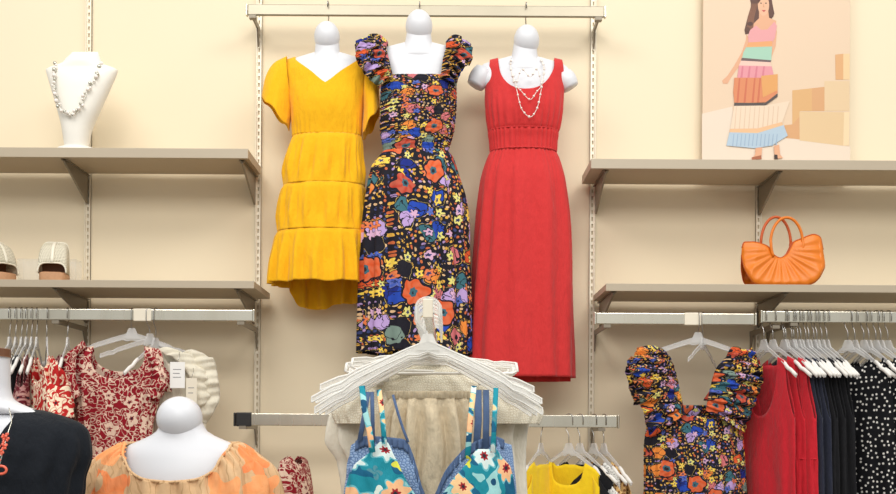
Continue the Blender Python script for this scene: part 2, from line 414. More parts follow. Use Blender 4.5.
# rails
M['chrome_toned'] = plain('darkened_chrome', srgb(168, 160, 142), .42, .85, var=.2, scale=6)  # chrome darkened in its colour to subdue the glare on the top rail
def rail(x0p, x1p, yp, w, label, posts, h=.038, dcap=False, lens=None):
    a = P(x0p, yp, w); b = P(x1p, yp, w); z = (a.z+b.z)/2
    e = thing('hanging_rail', ((a.x+b.x)/2, -w, z-h/2), label, 'rail')
    MB().box((a.x, -w-.007, z-h/2), (b.x, -w+.007, z+h/2)).build('bar', M['chrome'], e, False, bevel=.0025)
    for x in (a.x, b.x):
        s = 1 if x == b.x else -1
        MB().box((x+s*.0005, -w-.010, z-h/2-.002), (x+s*.007, -w+.010, z+h/2+.002)).build('end_cap', M['dark'] if (dcap and s < 0) else M['chrome'], e, False, bevel=.002)
    for x in posts:
        m = MB(); m.box((x-.003, -w+.012, z-h/2-.012), (x+.003, -.016, z-h/2+.006)); m.box((x-.012, -w-.011, z-h/2-.012), (x+.012, -w+.012, z-h/2-.001))
        m.extr([(-.016, z-h/2-.002), (-.05, z-h/2-.01), (-.018, z-h/2-.07)], x-.0025, x+.0025, 'x')
        m.build('support_arm', M['bracket'], e, False)
    return e, z+h/2
RW = .30
r1, zTop = rail(248, 604, 11.2, .13, 'long chrome rail at the top holding the three dressed torso forms', [UPX[258], UPX[591.5]])
r1.children[0].data.materials[0] = M['chrome_toned']
r2, zMid = rail(236, 617, 420.5, .26, 'low middle chrome rail behind the clear hangers, with black left end', [UPX[258], UPX[591.5]], .042, True)
xs = P(243, 420, .26).x
MB().box((xs-.022, -.271, zMid-.045), (xs+.030, -.249, zMid+.003)).build('sleeve_clamp', M['dark'], r2, False, bevel=.003)
r3, zLft = rail(-260, 253, 314.2, RW, 'chrome rail under the lower left shelf with red floral tops', [UPX[88], UPX[258]-.0])
r4, zRa = rail(596, 754, 319, RW, 'short chrome rail under the lower right shelf holding one floral top', [UPX[591.5]+.01, UPX[757.5]-.03])
r5, zRb = rail(762, 1150, 318, RW, 'chrome rail at far right crowded with clear hangers', [UPX[757.5]+.03])
for r, px, yy in ((r3, 143, 314), (r4, 693, 319.5)):
    c = P(px, yy, RW); z = r.location.z
    MB().box((c.x-.03, -RW-.0095, z-.002), (c.x+.03, -RW+.0095, z+.040)).build('joining_sleeve', M['std'], r, False, bevel=.002)

# ------------------------------------------------------------------ torso forms and their dresses
def hook(mb, x, w, ztop, zend, r=.017):
    pts = []
    for k in range(13):
        a = radians(-20+200*k/12); pts.append((x, -w-cos(a)*r*1.0, ztop+.003+sin(a)*r*.55))
    pts = [(x, -w-r*cos(radians(-20)), ztop-.012)]+pts+[(x, -w+r, ztop-.04), (x, -w+.006, ztop-.055), (x, -w, ztop-.065), (x, -w, zend)]
    mb.tube(pts, .0022, 8)
def form(cx, w, rows, neck, head, label, hookpos=None, slope=None, stub=None, topv=None, bottom=None, name='torso_form', cap=True):
    base = P(cx, rows[-1][0], w); e = thing(name, base, label, 'mannequin')
    m = MB(); t0 = rows[0][0]; t1 = rows[-1][0]
    shell(m, rows, lambda c, s: t0, lambda c, s: t1, pmap(w), None, slope, 72, 50)
    shell(m, neck, lambda c, s: neck[0][0], lambda c, s: neck[-1][0], pmap(w), None, None, 40, 24, 1.0)
    n0 = len(m.v)-40; m.f.append(tuple(range(n0, n0+40))); m.mi.append(m.cur)
    b = m.build('torso', M['white'], e, True)
    hx, hy, hrx, hrz = head; k = pix(w); q = P(hx, hy, w+.008)
    hm = MB(); hm.ball(q, hrx*k, hrx*k*1.0, hrz*k, 32, 20, radians(18)); hm.build('head', M['white'], e, True)
    if stub:
        for (x0, y0, x1, y1, r) in stub:
            a = MB(); A = P(x0, y0, w); B = P(x1, y1, w)
            a.tube([A.lerp(B, i/8) for i in range(9)], [r*(.80+.24*sin(pi*(i+1)/9.5)) for i in range(9)], 20); a.build('arm_stub', M['white'], e, True)
    if hookpos:
        h = MB(); q = P(hx, hy, w); hook(h, q.x, hookpos[0], hookpos[1], q.z+hrz*k*.7); h.build('hook', M['wire'], e)
    return e
def sl_fn(k, v0, v1):
    def f(u, v, c):
        t = max(0, min(1, (v1-v)/(v1-v0))); t = t*t*(3-2*t); return k*t*max(0, abs(u-c)-12)
    return f
WY = .16
# yellow
form(327.5, WY, [(52, 291, 364, .003, .003), (56, 288, 368, .02, .02), (64, 287, 369, .038, .035), (84, 291, 365, .055, .045), (110, 295, 358, .07, .045), (150, 299, 355, .05, .04), (190, 294, 360, .06, .05)],
     [(34, 316, 339, .036, .036), (54, 314.5, 340, .034, .036), (60, 309, 346, .04, .038), (66, 299, 356, .04, .036), (72, 294, 361, .03, .03)],
     (327, 37, 12.8, 15), 'white torso form on the top rail wearing the yellow dress', (.13, zTop), sl_fn(.30, 50, 90))
def dress_yellow():
    w = WY; e = thing('tiered_dress', P(325, 300, w), 'short sleeved yellow tiered dress on the leftmost torso form, top rail', 'dress')
    rows = [(51.5, 287, 367, .006, .006), (57, 284, 371, .028, .028), (65, 283.5, 372, .045, .042), (84, 287, 368, .062, .05), (108, 291, 363, .078, .052), (137, 293, 361, .062, .05)]
    def top(c, s):
        a = abs(c)
        if s > 0: return 51.5+37*max(0, 1-a/.74)**.85 if a < .74 else 51.5
        return 51.5+10*max(0, 1-(a/.74)**2)
    m = MB(); f = lambda c, s, th, v: .0015*nz(c*4, v/14, s*3)+(.0022*sin(th*34+nz(th*3, 2)*3)*max(0, (v-112)/25) if v > 112 else 0)
    shell(m, rows, top, lambda c, s: 137.5, pmap(w), f, sl_fn(.30, 50, 90), 144, 50); m.build('bodice', M['yellow'], e, solid=.002)
    tiers = [[(137.2, 293, 361, .062, .05), (142, 291, 362, .07, .056), (165, 286, 363, .08, .06), (187, 284, 364.5, .084, .065)],
             [(187, 284, 364.5, .084, .065), (192, 281.5, 366, .09, .07), (212, 279, 367, .095, .07), (233, 278, 368, .098, .075)],
             [(233, 278, 368, .098, .075), (238, 275.5, 369, .104, .08), (262, 273, 370, .11, .085), (286, 271, 371, .115, .09), (310, 271, 371, .112, .085)]]
    for k, rr in enumerate(tiers):
        v0 = rr[0][0]; last = k == 2
        def bot(c, s, last=last, rr=rr):
            if not last: return rr[-1][0]
            return 284.5+.8*sin(9*c) if s > -.12 else lerp1([(-1, 284.5), (-.66, 286), (-.56, 294), (-.40, 305), (.02, 307), (.14, 301.5), (.8, 300.5), (1, 288)], c)
        def fold(c, s, th, v, v0=v0, k=k, last=last, rr=rr):
            q = min(1, (v-v0)/30); g = math.exp(-(v-v0)/9)
            return ((.0095 if last else .0070*min(1, max(0, (rr[-1][0]-v))/14))*q+.0003)*(sin(th*(13+2*k)+2.2*nz(th*1.5, k*5, v/60))+.45*sin(th*(31+k)+2*nz(th*3, k*2, v/50)))+(.0016*g*q*3)*sin(th*60+nz(th*6, k)*5)+.003*nz(th*2, v/25, k)
        m = MB(); shell(m, rr, lambda c, s, v0=v0: v0, bot, pmap(w), fold, None, 220, 34); m.build('skirt_tier', M['yellow'], e, solid=.002)
    for O, I in (([(287, 57), (274, 65), (266, 80), (262.5, 99)], [(291, 98), (291.5, 110), (290.5, 120), (289, 129)]), ([(367, 60), (375, 74), (379, 90), (379.5, 112)], [(364, 102), (364, 116), (363, 129), (363, 138)])):
        m = MB(); n = 48; K = 26; vs = []; to = [(a/3,)+q for a, q in enumerate(O)]; ti = [(a/3,)+q for a, q in enumerate(I)]; k = pix(w)
        for jj in range(K+1):
            t = jj/K; o = P(*curve(to, t), w); b = P(*curve(ti, t), w); c0 = (o+b)/2; h = (o-b)/2; dp = (.034+.030*t)
            for a in range(n):
                th = 2*pi*a/n; wv = 1+.05*t*sin(th*7+1)+.03*t*sin(th*12)
                vs.append(c0+h*cos(th)+Vector((0, -sin(th)*dp*wv-.004, .006*t*sin(th*5))))
        m.add(vs, [(jj*n+a, jj*n+(a+1) % n, (jj+1)*n+(a+1) % n, (jj+1)*n+a) for jj in range(K) for a in range(n)]); m.build('sleeve', M['yellow'], e, solid=.002)
dress_yellow()

# floral maxi
WF = .20
form(418.5, WF, [(42, 384, 453, .004, .004), (46, 382, 455, .02, .02), (56, 381, 456, .036, .034), (78, 385, 452, .05, .042), (100, 387, 450, .062, .045), (150, 393, 443, .045, .04), (180, 385, 452, .055, .05)],
     [(22, 408, 430, .036, .036), (42, 405, 432, .036, .036), (50, 401, 436, .04, .038), (57, 392, 445, .04, .034), (62, 386, 451, .03, .03)],
     (419, 26.5, 13.4, 16), 'white torso form on the top rail wearing the multicolour floral maxi dress', (.13, zTop), sl_fn(.25, 42, 80))
def strap_ruffles(e, w, mat, L, R, dz=.05, amp=.006):
    for (xi, xo, tops, botv, name) in (L, R):
        pass
def dress_floral():
    w = WF; e = thing('floral_maxi_dress', P(415, 353, w), 'black multicolour floral maxi dress with ruffled straps, middle torso form', 'dress')
    rows = [(60, 383, 455, .05, .045), (80, 382, 456, .068, .05), (100, 381, 456, .076, .05), (125, 380.5, 454.5, .072, .05), (153, 384, 447.5, .052, .045)]
    f = lambda c, s, th, v: .0012*sin(v*1.5)+.0016*sin(th*46+nz(th*4, v/20)*3)
    m = MB(); shell(m, rows, lambda c, s: (81-1.5*abs(c)) if s > 0 else 78, lambda c, s: 153.5, pmap(w), f, None, 180, 70); m.build('smocked_bodice', M['multi_s'], e, solid=.002)
    rows = [(152.5, 384, 448, .056, .047), (157, 380, 452, .062, .05), (168, 372.5, 456, .075, .055), (200, 367.5, 464, .095, .065), (236, 362.5, 467.5, .105, .07), (290, 360.5, 469, .112, .075), (356, 358.5, 470, .118, .08)]
    f = lambda c, s, th, v: min(1, (v-150)/50)*.0085*sin(th*15+2.5*nz(th*1.2, v/120))+.0022*math.exp(-(v-152)/12)*sin(th*55)+.003*nz(th*2, v/40)
    m = MB(); shell(m, rows, lambda c, s: 152.5, lambda c, s: 354+1.2*sin(c*9), pmap(w), f, None, 220, 90); m.build('skirt', M['multi'], e, solid=.002)
    k = pix(w)
    for sx, xs in ((-1, (388, 387, 390, 394)), (1, (446, 446, 443, 441))):
        # strap over the shoulder: chest -> ridge -> back
        pt = lambda x, y, d: P(x, y, w)+Vector((0, -d, 0))
        inner = [pt(xs[3], 84, .066), pt(xs[2], 66, .056), pt(xs[1], 52, .04), pt(xs[0], 44, .004), pt(xs[0], 52, -.035), pt(xs[1], 76, -.05)]
        mid = [pt(xs[3]+sx*9, 88, .066), pt(xs[2]+sx*10, 66, .058), pt(xs[1]+sx*9, 50, .044), pt(xs[0]+sx*8, 42, .004), pt(xs[0]+sx*8, 52, -.036), pt(xs[1]+sx*8, 76, -.05)]
        m = MB(); ruffle(m, inner, mid, .003, 10, 80, 6, .004); m.build('strap', M['multi_s'], e, solid=.002)
        if sx < 0: o = [pt(381, 93, .05), pt(368, 82, .055), pt(357, 62, .045), pt(356, 45, .0), pt(362, 60, -.04), pt(378, 84, -.05)]
        else: o = [pt(455, 88, .05), pt(460, 78, .055), pt(472, 64, .045), pt(470, 48, .0), pt(464, 60, -.04), pt(455, 84, -.05)]
        ins = [q.lerp(r, .7) for q, r in zip(inner, mid)]
        m = MB(); ruffle(m, ins, o, .010, 10, 160, 14, .012, 1.0); m.build('flutter_sleeve', M['multi_s'], e, solid=.002)
        o2 = [q.lerp(r, .55)+Vector((0, -.008, .012)) for q, r in zip(ins, o)]
        m = MB(); ruffle(m, inner, o2, .010, 12, 160, 10, .014, 2.4); m.build('strap_frill', M['multi_s'], e, solid=.002)
dress_floral()

# red
WR = .16
form(524, WR, [(56, 484, 563, .004, .004), (60, 478, 569, .02, .02), (68, 476, 571, .034, .032), (80, 480, 568, .045, .04), (100, 492, 558, .055, .045), (140, 494, 552, .05, .042), (190, 488, 560, .06, .05)],
     [(38, 514.5, 536, .036, .036), (58, 511, 538, .036, .036), (65, 507, 542, .04, .038), (71, 498, 550, .04, .034), (77, 490, 557, .03, .03)],
     (526.5, 40.5, 12.8, 15), 'white torso form on the top rail wearing the long red dress', (.13, zTop), sl_fn(.28, 56, 92),
     [(484, 70, 475, 86, .036), (563, 74, 571, 88, .034)])
def dress_red():
    w = WR; e = thing('maxi_dress', P(522, 379, w), 'long sleeveless coral red dress on the rightmost torso form, top rail', 'dress')
    rows = [(55, 486, 566, .007, .007), (59, 486, 566, .026, .026), (67, 486, 565.5, .044, .042), (80, 485.5, 564.5, .055, .048), (96, 485, 563.5, .068, .052), (112, 486, 562, .076, .05), (128, 488.5, 559, .068, .05), (133, 489.5, 557, .058, .05)]
    def top(c, s):
        a = abs(c); nk = 0
        if a < .66: nk = (40 if s > 0 else 22)*sqrt(1-(a/.66)**2)**.8
        if a > .89: nk = max(nk, 30*((a-.89)/.11)**.7)
        return 55+nk
    f = lambda c, s, th, v: (.0042*sin(th*26+nz(th*2, 1)*3)*max(0, (v-92)/41) if v > 92 else 0)+.001*nz(th*3, v/12)
    m = MB(); shell(m, rows, top, lambda c, s: 133, pmap(w), f, sl_fn(.22, 55, 90), 260, 50); m.build('bodice', M['red'], e, solid=.002)
    m = MB(); rows = [(131.5, 489.5, 557, .064, .052), (134, 489, 557.5, .066, .053), (142, 490, 556.5, .062, .05), (151, 490.5, 556, .062, .05), (153, 491, 555.5, .064, .052)]
    shell(m, rows, lambda c, s: 131.5, lambda c, s: 153, pmap(w), lambda c, s, th, v: .0032*sin(th*40+nz(th*3, 4)*3), None, 260, 16); m.build('waistband', M['red'], e, solid=.002)
    for v in (132, 152):
        m = MB(); k = 80; ro = curve(rows, v); pts = []
        for i in range(k):
            a = 2*pi*i/k; c, s = cos(a), sin(a); q = P((ro[0]+ro[1])/2+(ro[1]-ro[0])/2*math.copysign(abs(c)**.85, c)*1.01, v, w); q.y -= ((ro[2] if s > 0 else ro[3])+.003)*math.copysign(abs(s)**.85, s); pts.append(q)
        m.tube(pts, .0022, 6, True); m.build('seam', M['red'], e)
    rows = [(152.5, 491, 555, .062, .05), (158, 488, 558, .066, .054), (183, 481, 564.5, .085, .062), (245, 475.5, 570, .10, .07), (345, 470.5, 573, .112, .078), (382, 469.5, 574, .115, .08)]
    f = lambda c, s, th, v: .0066*min(1, (v-150)/60)*sin(th*12+2.5*nz(th, v/200)+1)+.0022*math.exp(-(v-152)/26)*sin(th*44+nz(th*4, 3)*3)+.003*nz(th*3, v/90)
    m = MB(); shell(m, rows, lambda c, s: 152.5, lambda c, s: 378 if s > -.3 else 381, pmap(w), f, None, 220, 80); m.build('skirt', M['red'], e, solid=.002)
dress_red()
# long necklace on the red form
def necklace(name, pts_sets, w, label, mat, chain, bead, every, group=None, seg=9):
    allp = [p for s in pts_sets for p in s]; e = thing(name, min(allp, key=lambda p: p.z), label, 'necklace', group)
    for s in pts_sets:
        tab = [(i/(len(s)-1),)+tuple(q) for i, q in enumerate(s)]; N = 60; pts = [Vector(curve(tab, i/N)) for i in range(N+1)]
        L = 0; last = 0; m = MB(); m.tube(pts, chain, 6)
        for a, b in zip(pts, pts[1:]):
            L += (b-a).length
            if L-last > every: last = L; m.ball(b+Vector((0, -.002, 0)), bead*(.8+.4*random.random()), nu=8, nv=6)
        m.build('bead_strand', M[mat], e)
    return e
fr = lambda x, y, d: P(x, y, WR)+Vector((0, -d, 0))
def nl(bot, halfs): # strand falling from the neck over the chest
    L = [fr(511, 60, .02), fr(509.5, 72, .056), fr(514, 92, .080), fr(520, bot-8, .088), fr(528, bot, .092)]
    R = [fr(534.5, bot-8, .088), fr(540, 92, .080), fr(542.5, 74, .056), fr(540, 61, .02)]
    return L+R
necklace('long_necklace', [nl(108, 0), nl(125, 0), nl(86, 0)], WR, 'three strand pale beaded necklace on the red dress form', 'pearl', .0012, .0042, .020)

# ------------------------------------------------------------------ necklace bust on the upper left shelf
def bust():
    w = .215; cx = 79; pt = P(cx, 146, w); z0 = zUL+.0006
    e = thing('necklace_bust', (pt.x, -w, z0), 'white necklace display bust standing on the upper left shelf', 'display bust')
    zb = 430-(z0-CAMZ)/pix(w)
    rows = [(52, 72, 98, .002, .002), (54.5, 71, 99, .02, .018), (60, 66, 101, .034, .022), (64, 63, 103, .038, .024), (70.5, 46, 118, .036, .024), (74, 47, 117, .042, .024), (90, 52, 110, .052, .026), (110, 58, 101, .055, .028), (130, 63, 92, .05, .03), (152, 66, 87, .04, .03)]
    m = MB(); shell(m, rows, lambda c, s: 52, lambda c, s: 151, pmap(w), None, None, 64, 60); b = len(m.v)-64; m.f.append(tuple(range(b, b+64))); m.mi.append(0); m.build('bust', M['bust'], e)
    a = P(58, 143, w); b = P(95, 143, w); m = MB(); q = [( (a.x+b.x)/2+cos(t*pi/12)*(b.x-a.x)/2, -w+sin(t*pi/12)*.045) for t in range(24)]
    n = 24; zt = P(cx, 143, w).z+.001
    m.add([(x, y, z0) for x, y in q]+[(x, y, z0+.012) for x, y in q], [tuple(range(n)), tuple(range(n, 2*n))]+[(i, (i+1) % n, (i+1) % n+n, i+n) for i in range(n)])
    m.build('foot_plate', M['bust'], e)
    f2 = lambda x, y, d: P(x, y, w)+Vector((0, -d, 0))
    pts = [f2(59.5, 66, .02), f2(59, 80, .046), f2(61, 95, .056), f2(65, 110, .060), f2(72, 119, .062), f2(80, 120, .063), f2(87, 112, .061), f2(93, 98, .057), f2(100, 82, .046), f2(104, 67, .020)]
    tab = [(i/9,)+tuple(q) for i, q in enumerate(pts)]
    e2 = thing('chunky_necklace', pts[5], 'silver and white flower necklace hung on the display bust', 'necklace'); m = MB()
    m.mat(M['silver']).tube([Vector(curve(tab, i/60)) for i in range(61)], .0012, 6)
    for i in range(44):
        q = Vector(curve(tab, i/43))+Vector((random.uniform(-.007, .007), -.004, random.uniform(-.004, .004))); m.mat(M['pearl'] if i % 3 else M['silver']); m.ball(q, random.uniform(.0038, .008), nu=8, nv=6)
    m.build('flower_strand', None, e2)
bust()

# ------------------------------------------------------------------ poster
def poster():
    w = .03; a = P(703, 0, w); b = P(850, 0, w); z0 = zUR+.0008; z1 = P(775, -22, w).z
    e = thing('fashion_poster', ((a.x+b.x)/2, -w, z0), 'large pale poster of a woman in a striped long dress, upper right shelf', 'poster')
    MB().box((a.x, -w-.003, z0), (b.x, -w, z1)).build('panel', plain('poster_paper', srgb(224, 198, 170), .55), e, False)
    k = [w+.0034]
    m = MB()
    def poly(pts, c, f=None):
        if f is None: f = lambda u, v: (u, v)
        mt = bpy.data.materials.get('print_%d_%d_%d' % c) or plain('print_%d_%d_%d' % c, srgb(*[q*.93 for q in c]), .55)
        m.mat(mt); q = [P(*f(u, v), w) for u, v in pts]; n = len(q)
        m.add([(p.x, -k[0], max(p.z, z0+.001)) for p in q], [tuple(range(n))]); k[0] += .00006
    def ell(cx, cy, rx, ry, c, f=None): poly([(cx+rx*cos(t*pi/10), cy+ry*sin(t*pi/10)) for t in range(20)], c, f)
    A = lambda u, v: (700+u/4.94, v/4.94)
    B = lambda u, v: (700+u/5.6, 80+v/5.6)
    poly([(10, 190), (180, 150), (190, 330), (520, 330), (840, 375), (838, 480), (10, 480)], (244, 226, 206), B)     # studio floor
    poly([(515, 60), (695, 40), (695, 175), (560, 175), (560, 335), (480, 325), (470, 255), (515, 250)], (226, 172, 122), B)
    poly([(515, 60), (625, 48), (625, 175), (560, 175), (560, 200), (515, 252)], (230, 182, 124), B)
    poly([(695, 8), (835, 8), (835, 175), (695, 175)], (238, 208, 166), B)
    poly([(555, 178), (805, 182), (800, 370), (556, 340)], (236, 204, 158), B)
    poly([(805, 182), (835, 180), (832, 368), (800, 370)], (250, 222, 180), B)
    poly([(755, -140), (800, -145), (800, 0), (757, 0)], (232, 178, 124), B); poly([(800, -145), (836, -145), (836, 0), (800, 0)], (246, 212, 162), B)
    SK = (236, 178, 140)
    poly([(228, 170), (225, 200), (205, 260), (165, 330), (135, 375), (108, 400), (112, 415), (135, 415), (152, 385), (180, 345), (222, 290), (245, 200)], SK, A)   # arm at the left
    poly([(368, 110), (378, 160), (372, 230), (350, 290), (340, 370), (330, 390), (322, 380), (328, 300), (352, 220), (350, 120)], SK, A)
    poly([(246, 0), (250, 20), (248, 60), (232, 95), (218, 150), (222, 172), (245, 168), (275, 140), (300, 110), (350, 100), (366, 70), (356, 20), (345, -60), (262, -60)], (96, 58, 44), A)  # hair
    poly([(290, 55), (335, 55), (340, 90), (375, 105), (370, 150), (250, 160), (262, 120), (290, 92)], SK, A)          # neck and chest
    ell(312, 28, 28, 52, (240, 188, 152), A)
    ell(300, 18, 4, 3, (70, 40, 34), A); ell(324, 18, 4, 3, (70, 40, 34), A); poly([(302, 52), (324, 52), (314, 62)], (200, 70, 70), A); poly([(311, 20), (317, 38), (309, 38)], (222, 160, 122), A)
    for i in range(6):
        x = 232+i*5; poly([(x+22, 20), (x+26, 20), (x+6+3*(i % 2), 90), (x+2, 160), (x-2, 158), (x+1, 90)], (134, 86, 62), A)
    ell(246, 120, 14, 10, (84, 48, 36), A); ell(232, 148, 13, 12, (96, 58, 44), A); ell(352, 78, 10, 12, (96, 58, 44), A)
    poly([(296, -28), (345, -20), (330, -10), (300, -2), (286, 20), (284, -10)], (92, 50, 36), A)
    poly([(246, 150), (275, 128), (300, 150), (330, 148), (365, 110), (378, 130), (368, 190), (352, 215), (238, 215), (235, 180)], (238, 166, 168), A)   # bodice
    poly([(238, 212), (355, 205), (352, 235), (226, 238)], (240, 170, 110), A)
    poly([(226, 236), (354, 232), (350, 300), (205, 294), (212, 262)], (172, 214, 190), A)
    poly([(205, 288), (350, 300), (346, 312), (200, 302)], (110, 90, 90), A)
    poly([(200, 302), (346, 310), (350, 330), (190, 326)], (248, 206, 190), A)
    B2 = A
    poly([(190, 326), (352, 330), (368, 400), (380, 440), (175, 440)], (236, 156, 166), A)
    for u in (205, 240, 275, 310): poly([(u, 330), (u+8, 330), (u-2, 440), (u-16, 440)], (222, 130, 146), A)
    poly([(190, -10), (432, -10), (432, 75), (370, 128), (190, 134), (184, 70)], (228, 142, 96), B)
    for u in (215, 255, 300, 330): poly([(u, -8), (u+9, -8), (u-2, 128), (u-14, 130)], (214, 116, 80), B)
    poly([(340, -20), (432, -30), (432, 60), (350, 100)], (234, 168, 98), B)
    poly([(190, 130), (360, 132), (432, 78), (432, 96), (360, 148), (188, 148)], (86, 74, 70), B)
    poly([(188, 148), (360, 146), (500, 120), (455, 245), (320, 275), (165, 290)], (246, 222, 196), B)
    for u in range(200, 440, 26): poly([(u, 150), (u+3, 150), (u-6, 280), (u-11, 280)], (232, 200, 170), B)
    poly([(165, 276), (320, 274), (455, 238), (462, 256), (320, 300), (163, 298)], (244, 196, 150), B)
    poly([(163, 296), (320, 300), (465, 255), (488, 315), (400, 370), (300, 385), (145, 370)], (186, 208, 226), B)
    for u in range(185, 440, 22): poly([(u, 305), (u+4, 305), (u-2, 372), (u-8, 372)], (160, 186, 212), B)
    poly([(308, 384), (345, 380), (340, 440), (285, 445), (305, 420)], SK, B); poly([(410, 372), (440, 365), (445, 420), (462, 440), (415, 445)], SK, B)
    poly([(286, 436), (340, 424), (342, 446), (288, 450)], (176, 104, 70), B); poly([(412, 420), (430, 422), (432, 446), (412, 446)], (60, 42, 36), B)
    m.build('printed_picture', None, e, False)
poster()

# ------------------------------------------------------------------ handbag
def handbag():
    w = .285; z0 = zLR+.001; k = pix(w); base = P(781, 282, w); e = thing('handbag', (base.x, -w, z0), 'orange pleated half moon handbag with two ring handles, lower right shelf', 'handbag')
    dz = z0-P(781, 282, w).z
    topc = [(742, 243), (744.6, 237.5), (752, 237.5), (762.7, 240), (768, 243), (772, 249.5), (779, 253.5), (786, 250), (790, 243), (793, 237.5), (800, 234.5), (812.6, 230), (819.5, 232.5), (823, 245)]
    botc = [(741.5, 250), (742.5, 262), (745, 271), (748, 277), (753, 281), (764, 282), (778, 282), (792, 282), (802, 282), (809, 280), (814, 276), (819, 269), (823, 261), (823.4, 250)]
    tT = [(i/13,)+q for i, q in enumerate(topc)]; tB = [(i/13,)+q for i, q in enumerate(botc)]
    U, V = 120, 24
    for side, nm in ((1, 'front_panel'), (-1, 'back_panel')):
        m = MB(); vs = []
        for i in range(U+1):
            t = i/U; a = curve(tT, t); b = curve(tB, t)
            for j in range(V+1):
                q = j/V; x = a[0]+(b[0]-a[0])*q; y = a[1]+(b[1]-a[1])*q; edge = min(1, sin(pi*t)*1.7)
                dep = (.008+.042*q**.7)*edge*(1 if q < .9 else 1-(q-.9)*2.2)
                ang = math.atan2(y-246, x-780); pl = abs(sin(ang*11))*.0075*max(0, sin(pi*min(1, q*1.05)))**.6*edge*(1 if abs(x-780) < 38 else .3)
                pt = P(x, y, w); vs.append((pt.x, -w-side*(dep+.0008)+side*pl, pt.z+dz))
        m.add(vs, [(i*(V+1)+j, i*(V+1)+j+1, (i+1)*(V+1)+j+1, (i+1)*(V+1)+j) for i in range(U) for j in range(V)]); m.build(nm, M['orange'], e, solid=.0015)
    m = MB()
    for side in (1, -1):
        m.tube([P(*curve(tT, i/60), w)+Vector((0, -side*(.008*min(1, sin(pi*i/60)*1.7)+.001), dz)) for i in range(61)], .0022, 6)
        m.tube([P(*curve(tB, i/60), w)+Vector((0, -side*.038*min(1, sin(pi*i/60)*1.7), dz)) for i in range(61)], .002, 6)
    m.build('piping', M['orange_d'], e)
    m = MB(); m.box((P(753, 282, w).x, -w-.034, z0), (P(807, 282, w).x, -w+.034, z0+.003)); m.build('base', M['orange'], e, False)
    for cx, cy, rx, ry, d, nm in ((777, 239, 15, 27.5, -.012, 0), (785.5, 239, 16, 25.5, .012, 0)):
        pts = []
        for i in range(41):
            a = radians(-32+244*i/40); q = P(cx+rx*cos(a), cy-ry*sin(a), w); pts.append((q.x, -w-d-(.004 if sin(a) < 0 else 0)*d/abs(d), q.z+dz))
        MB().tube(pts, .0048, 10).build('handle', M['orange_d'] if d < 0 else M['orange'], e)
handbag()

# ------------------------------------------------------------------ sandals and riser
def sandal(cx, label, yaw, w=.275):
    z0 = zLL+.001; q = P(cx, 278, w); k = pix(w); e = thing('woven_mule', (q.x, -w, z0), label, 'shoe', 'woven mules on the lower left shelf'); hw = 13.6*k
    L0, L1 = -.055, .12
    prof = [(L0, .30), (L0+.006, .72), (L0+.02, .92), (L0+.045, 1.0), (0.03, .84), (.07, .72), (.105, .66), (L1-.006, .45), (L1, .2)]
    N = 30; vs = []
    for lev in range(5):
        for i in range(N):
            t = i/(N-1); y = L0+(L1-L0)*t; hx = hw*lerp1(prof, y)
            lift = .045*max(0, min(1, (y+.01)/.10)); th = .026
            zz = [0 if y < .05 and y < .0 else 0, 0, 0, 0, 0][lev]
            hz = [0, .004, .014, .024, .028][lev]*(1+lift/.028*1.0 if lev > 0 else 1); inn = [.94, 1.0, 1.0, 1.0, .95][lev]
            vs.append((q.x-hx*inn, -w+y, z0+hz)); vs.append((q.x+hx*inn, -w+y, z0+hz))
    m = MB(); f = []
    W2 = 2*N
    for lev in range(4):
        b = lev*W2
        for i in range(N-1): f += [(b+2*i, b+2*i+2, b+W2+2*i+2, b+W2+2*i), (b+2*i+1, b+W2+2*i+1, b+W2+2*i+3, b+2*i+3)]
        f += [(b, b+W2, b+W2+1, b+1), (b+W2-2, b+W2-1, b+2*W2-1, b+2*W2-2)]
    for i in range(N-1): f += [(2*i, 2*i+1, 2*i+3, 2*i+2), (4*W2+2*i, 4*W2+2*i+2, 4*W2+2*i+3, 4*W2+2*i+1)]
    m.add(vs, f); m.build('platform_sole', M['cork'], e, True, bevel=.002)
    m = MB(); m.add([(q.x+sx*hw*lerp1(prof, L0+(L1-L0)*i/20)*.9, -w+L0+.004+(L1-L0-.008)*i/20, z0+.0295+.045*max(0, min(1, (L0+(L1-L0)*i/20+.01)/.10))) for i in range(21) for sx in (-1, 1)], [(2*i, 2*i+1, 2*i+3, 2*i+2) for i in range(20)]); m.build('footbed', M['insole'], e, True)
    # upper: vault rising towards the ankle
    nv, nu = 14, 24; m = MB(); vs = []; rim = []; rim2 = []
    for j in range(nv+1):
        y = -.045+.06*j/nv; H = lerp1([(0, .034), (.18, .066), (.5, .096), (1, .112)], j/nv); hx = hw*lerp1([(0, .98), (.5, 1.0), (1, .96)], j/nv)
        for i in range(nu+1):
            a = pi*i/nu; ex = .34 if j > 2 else (.8, .6, .45)[j]; x = -hx*math.copysign(abs(cos(a))**min(ex, .5), cos(a)); z = .026+H*sin(a)**ex
            p = Vector((q.x+x, -w+y, z0+z)); vs.append(p)
            if j == 0: rim.append(p)
            if j == nv: rim2.append(p)
    m.mat(M['woven']).add(vs, [(j*(nu+1)+i, j*(nu+1)+i+1, (j+1)*(nu+1)+i+1, (j+1)*(nu+1)+i) for j in range(nv) for i in range(nu)]); up = m.build('woven_upper', None, e, solid=.002)
    m = MB(); m.add([p+Vector((0, -.002, 0)) for p in rim2], [tuple(range(len(rim2)))]); m.build('lining', M['brown'], e, False)
    m = MB(); m.tube(rim, .0028, 8); m.tube(rim2, .0026, 8)
    mid = [vs[j*(nu+1)+nu//2]+Vector((0, -.002, .001)) for j in range(nv+1)]; m.tube(mid, .006, 8, flat=.3); m.build('trim_band', M['leather'], e)
    e.rotation_euler.z = yaw; return e
sandal(54.5, 'white woven open toe mule with cork sole, left of the upright', radians(10))
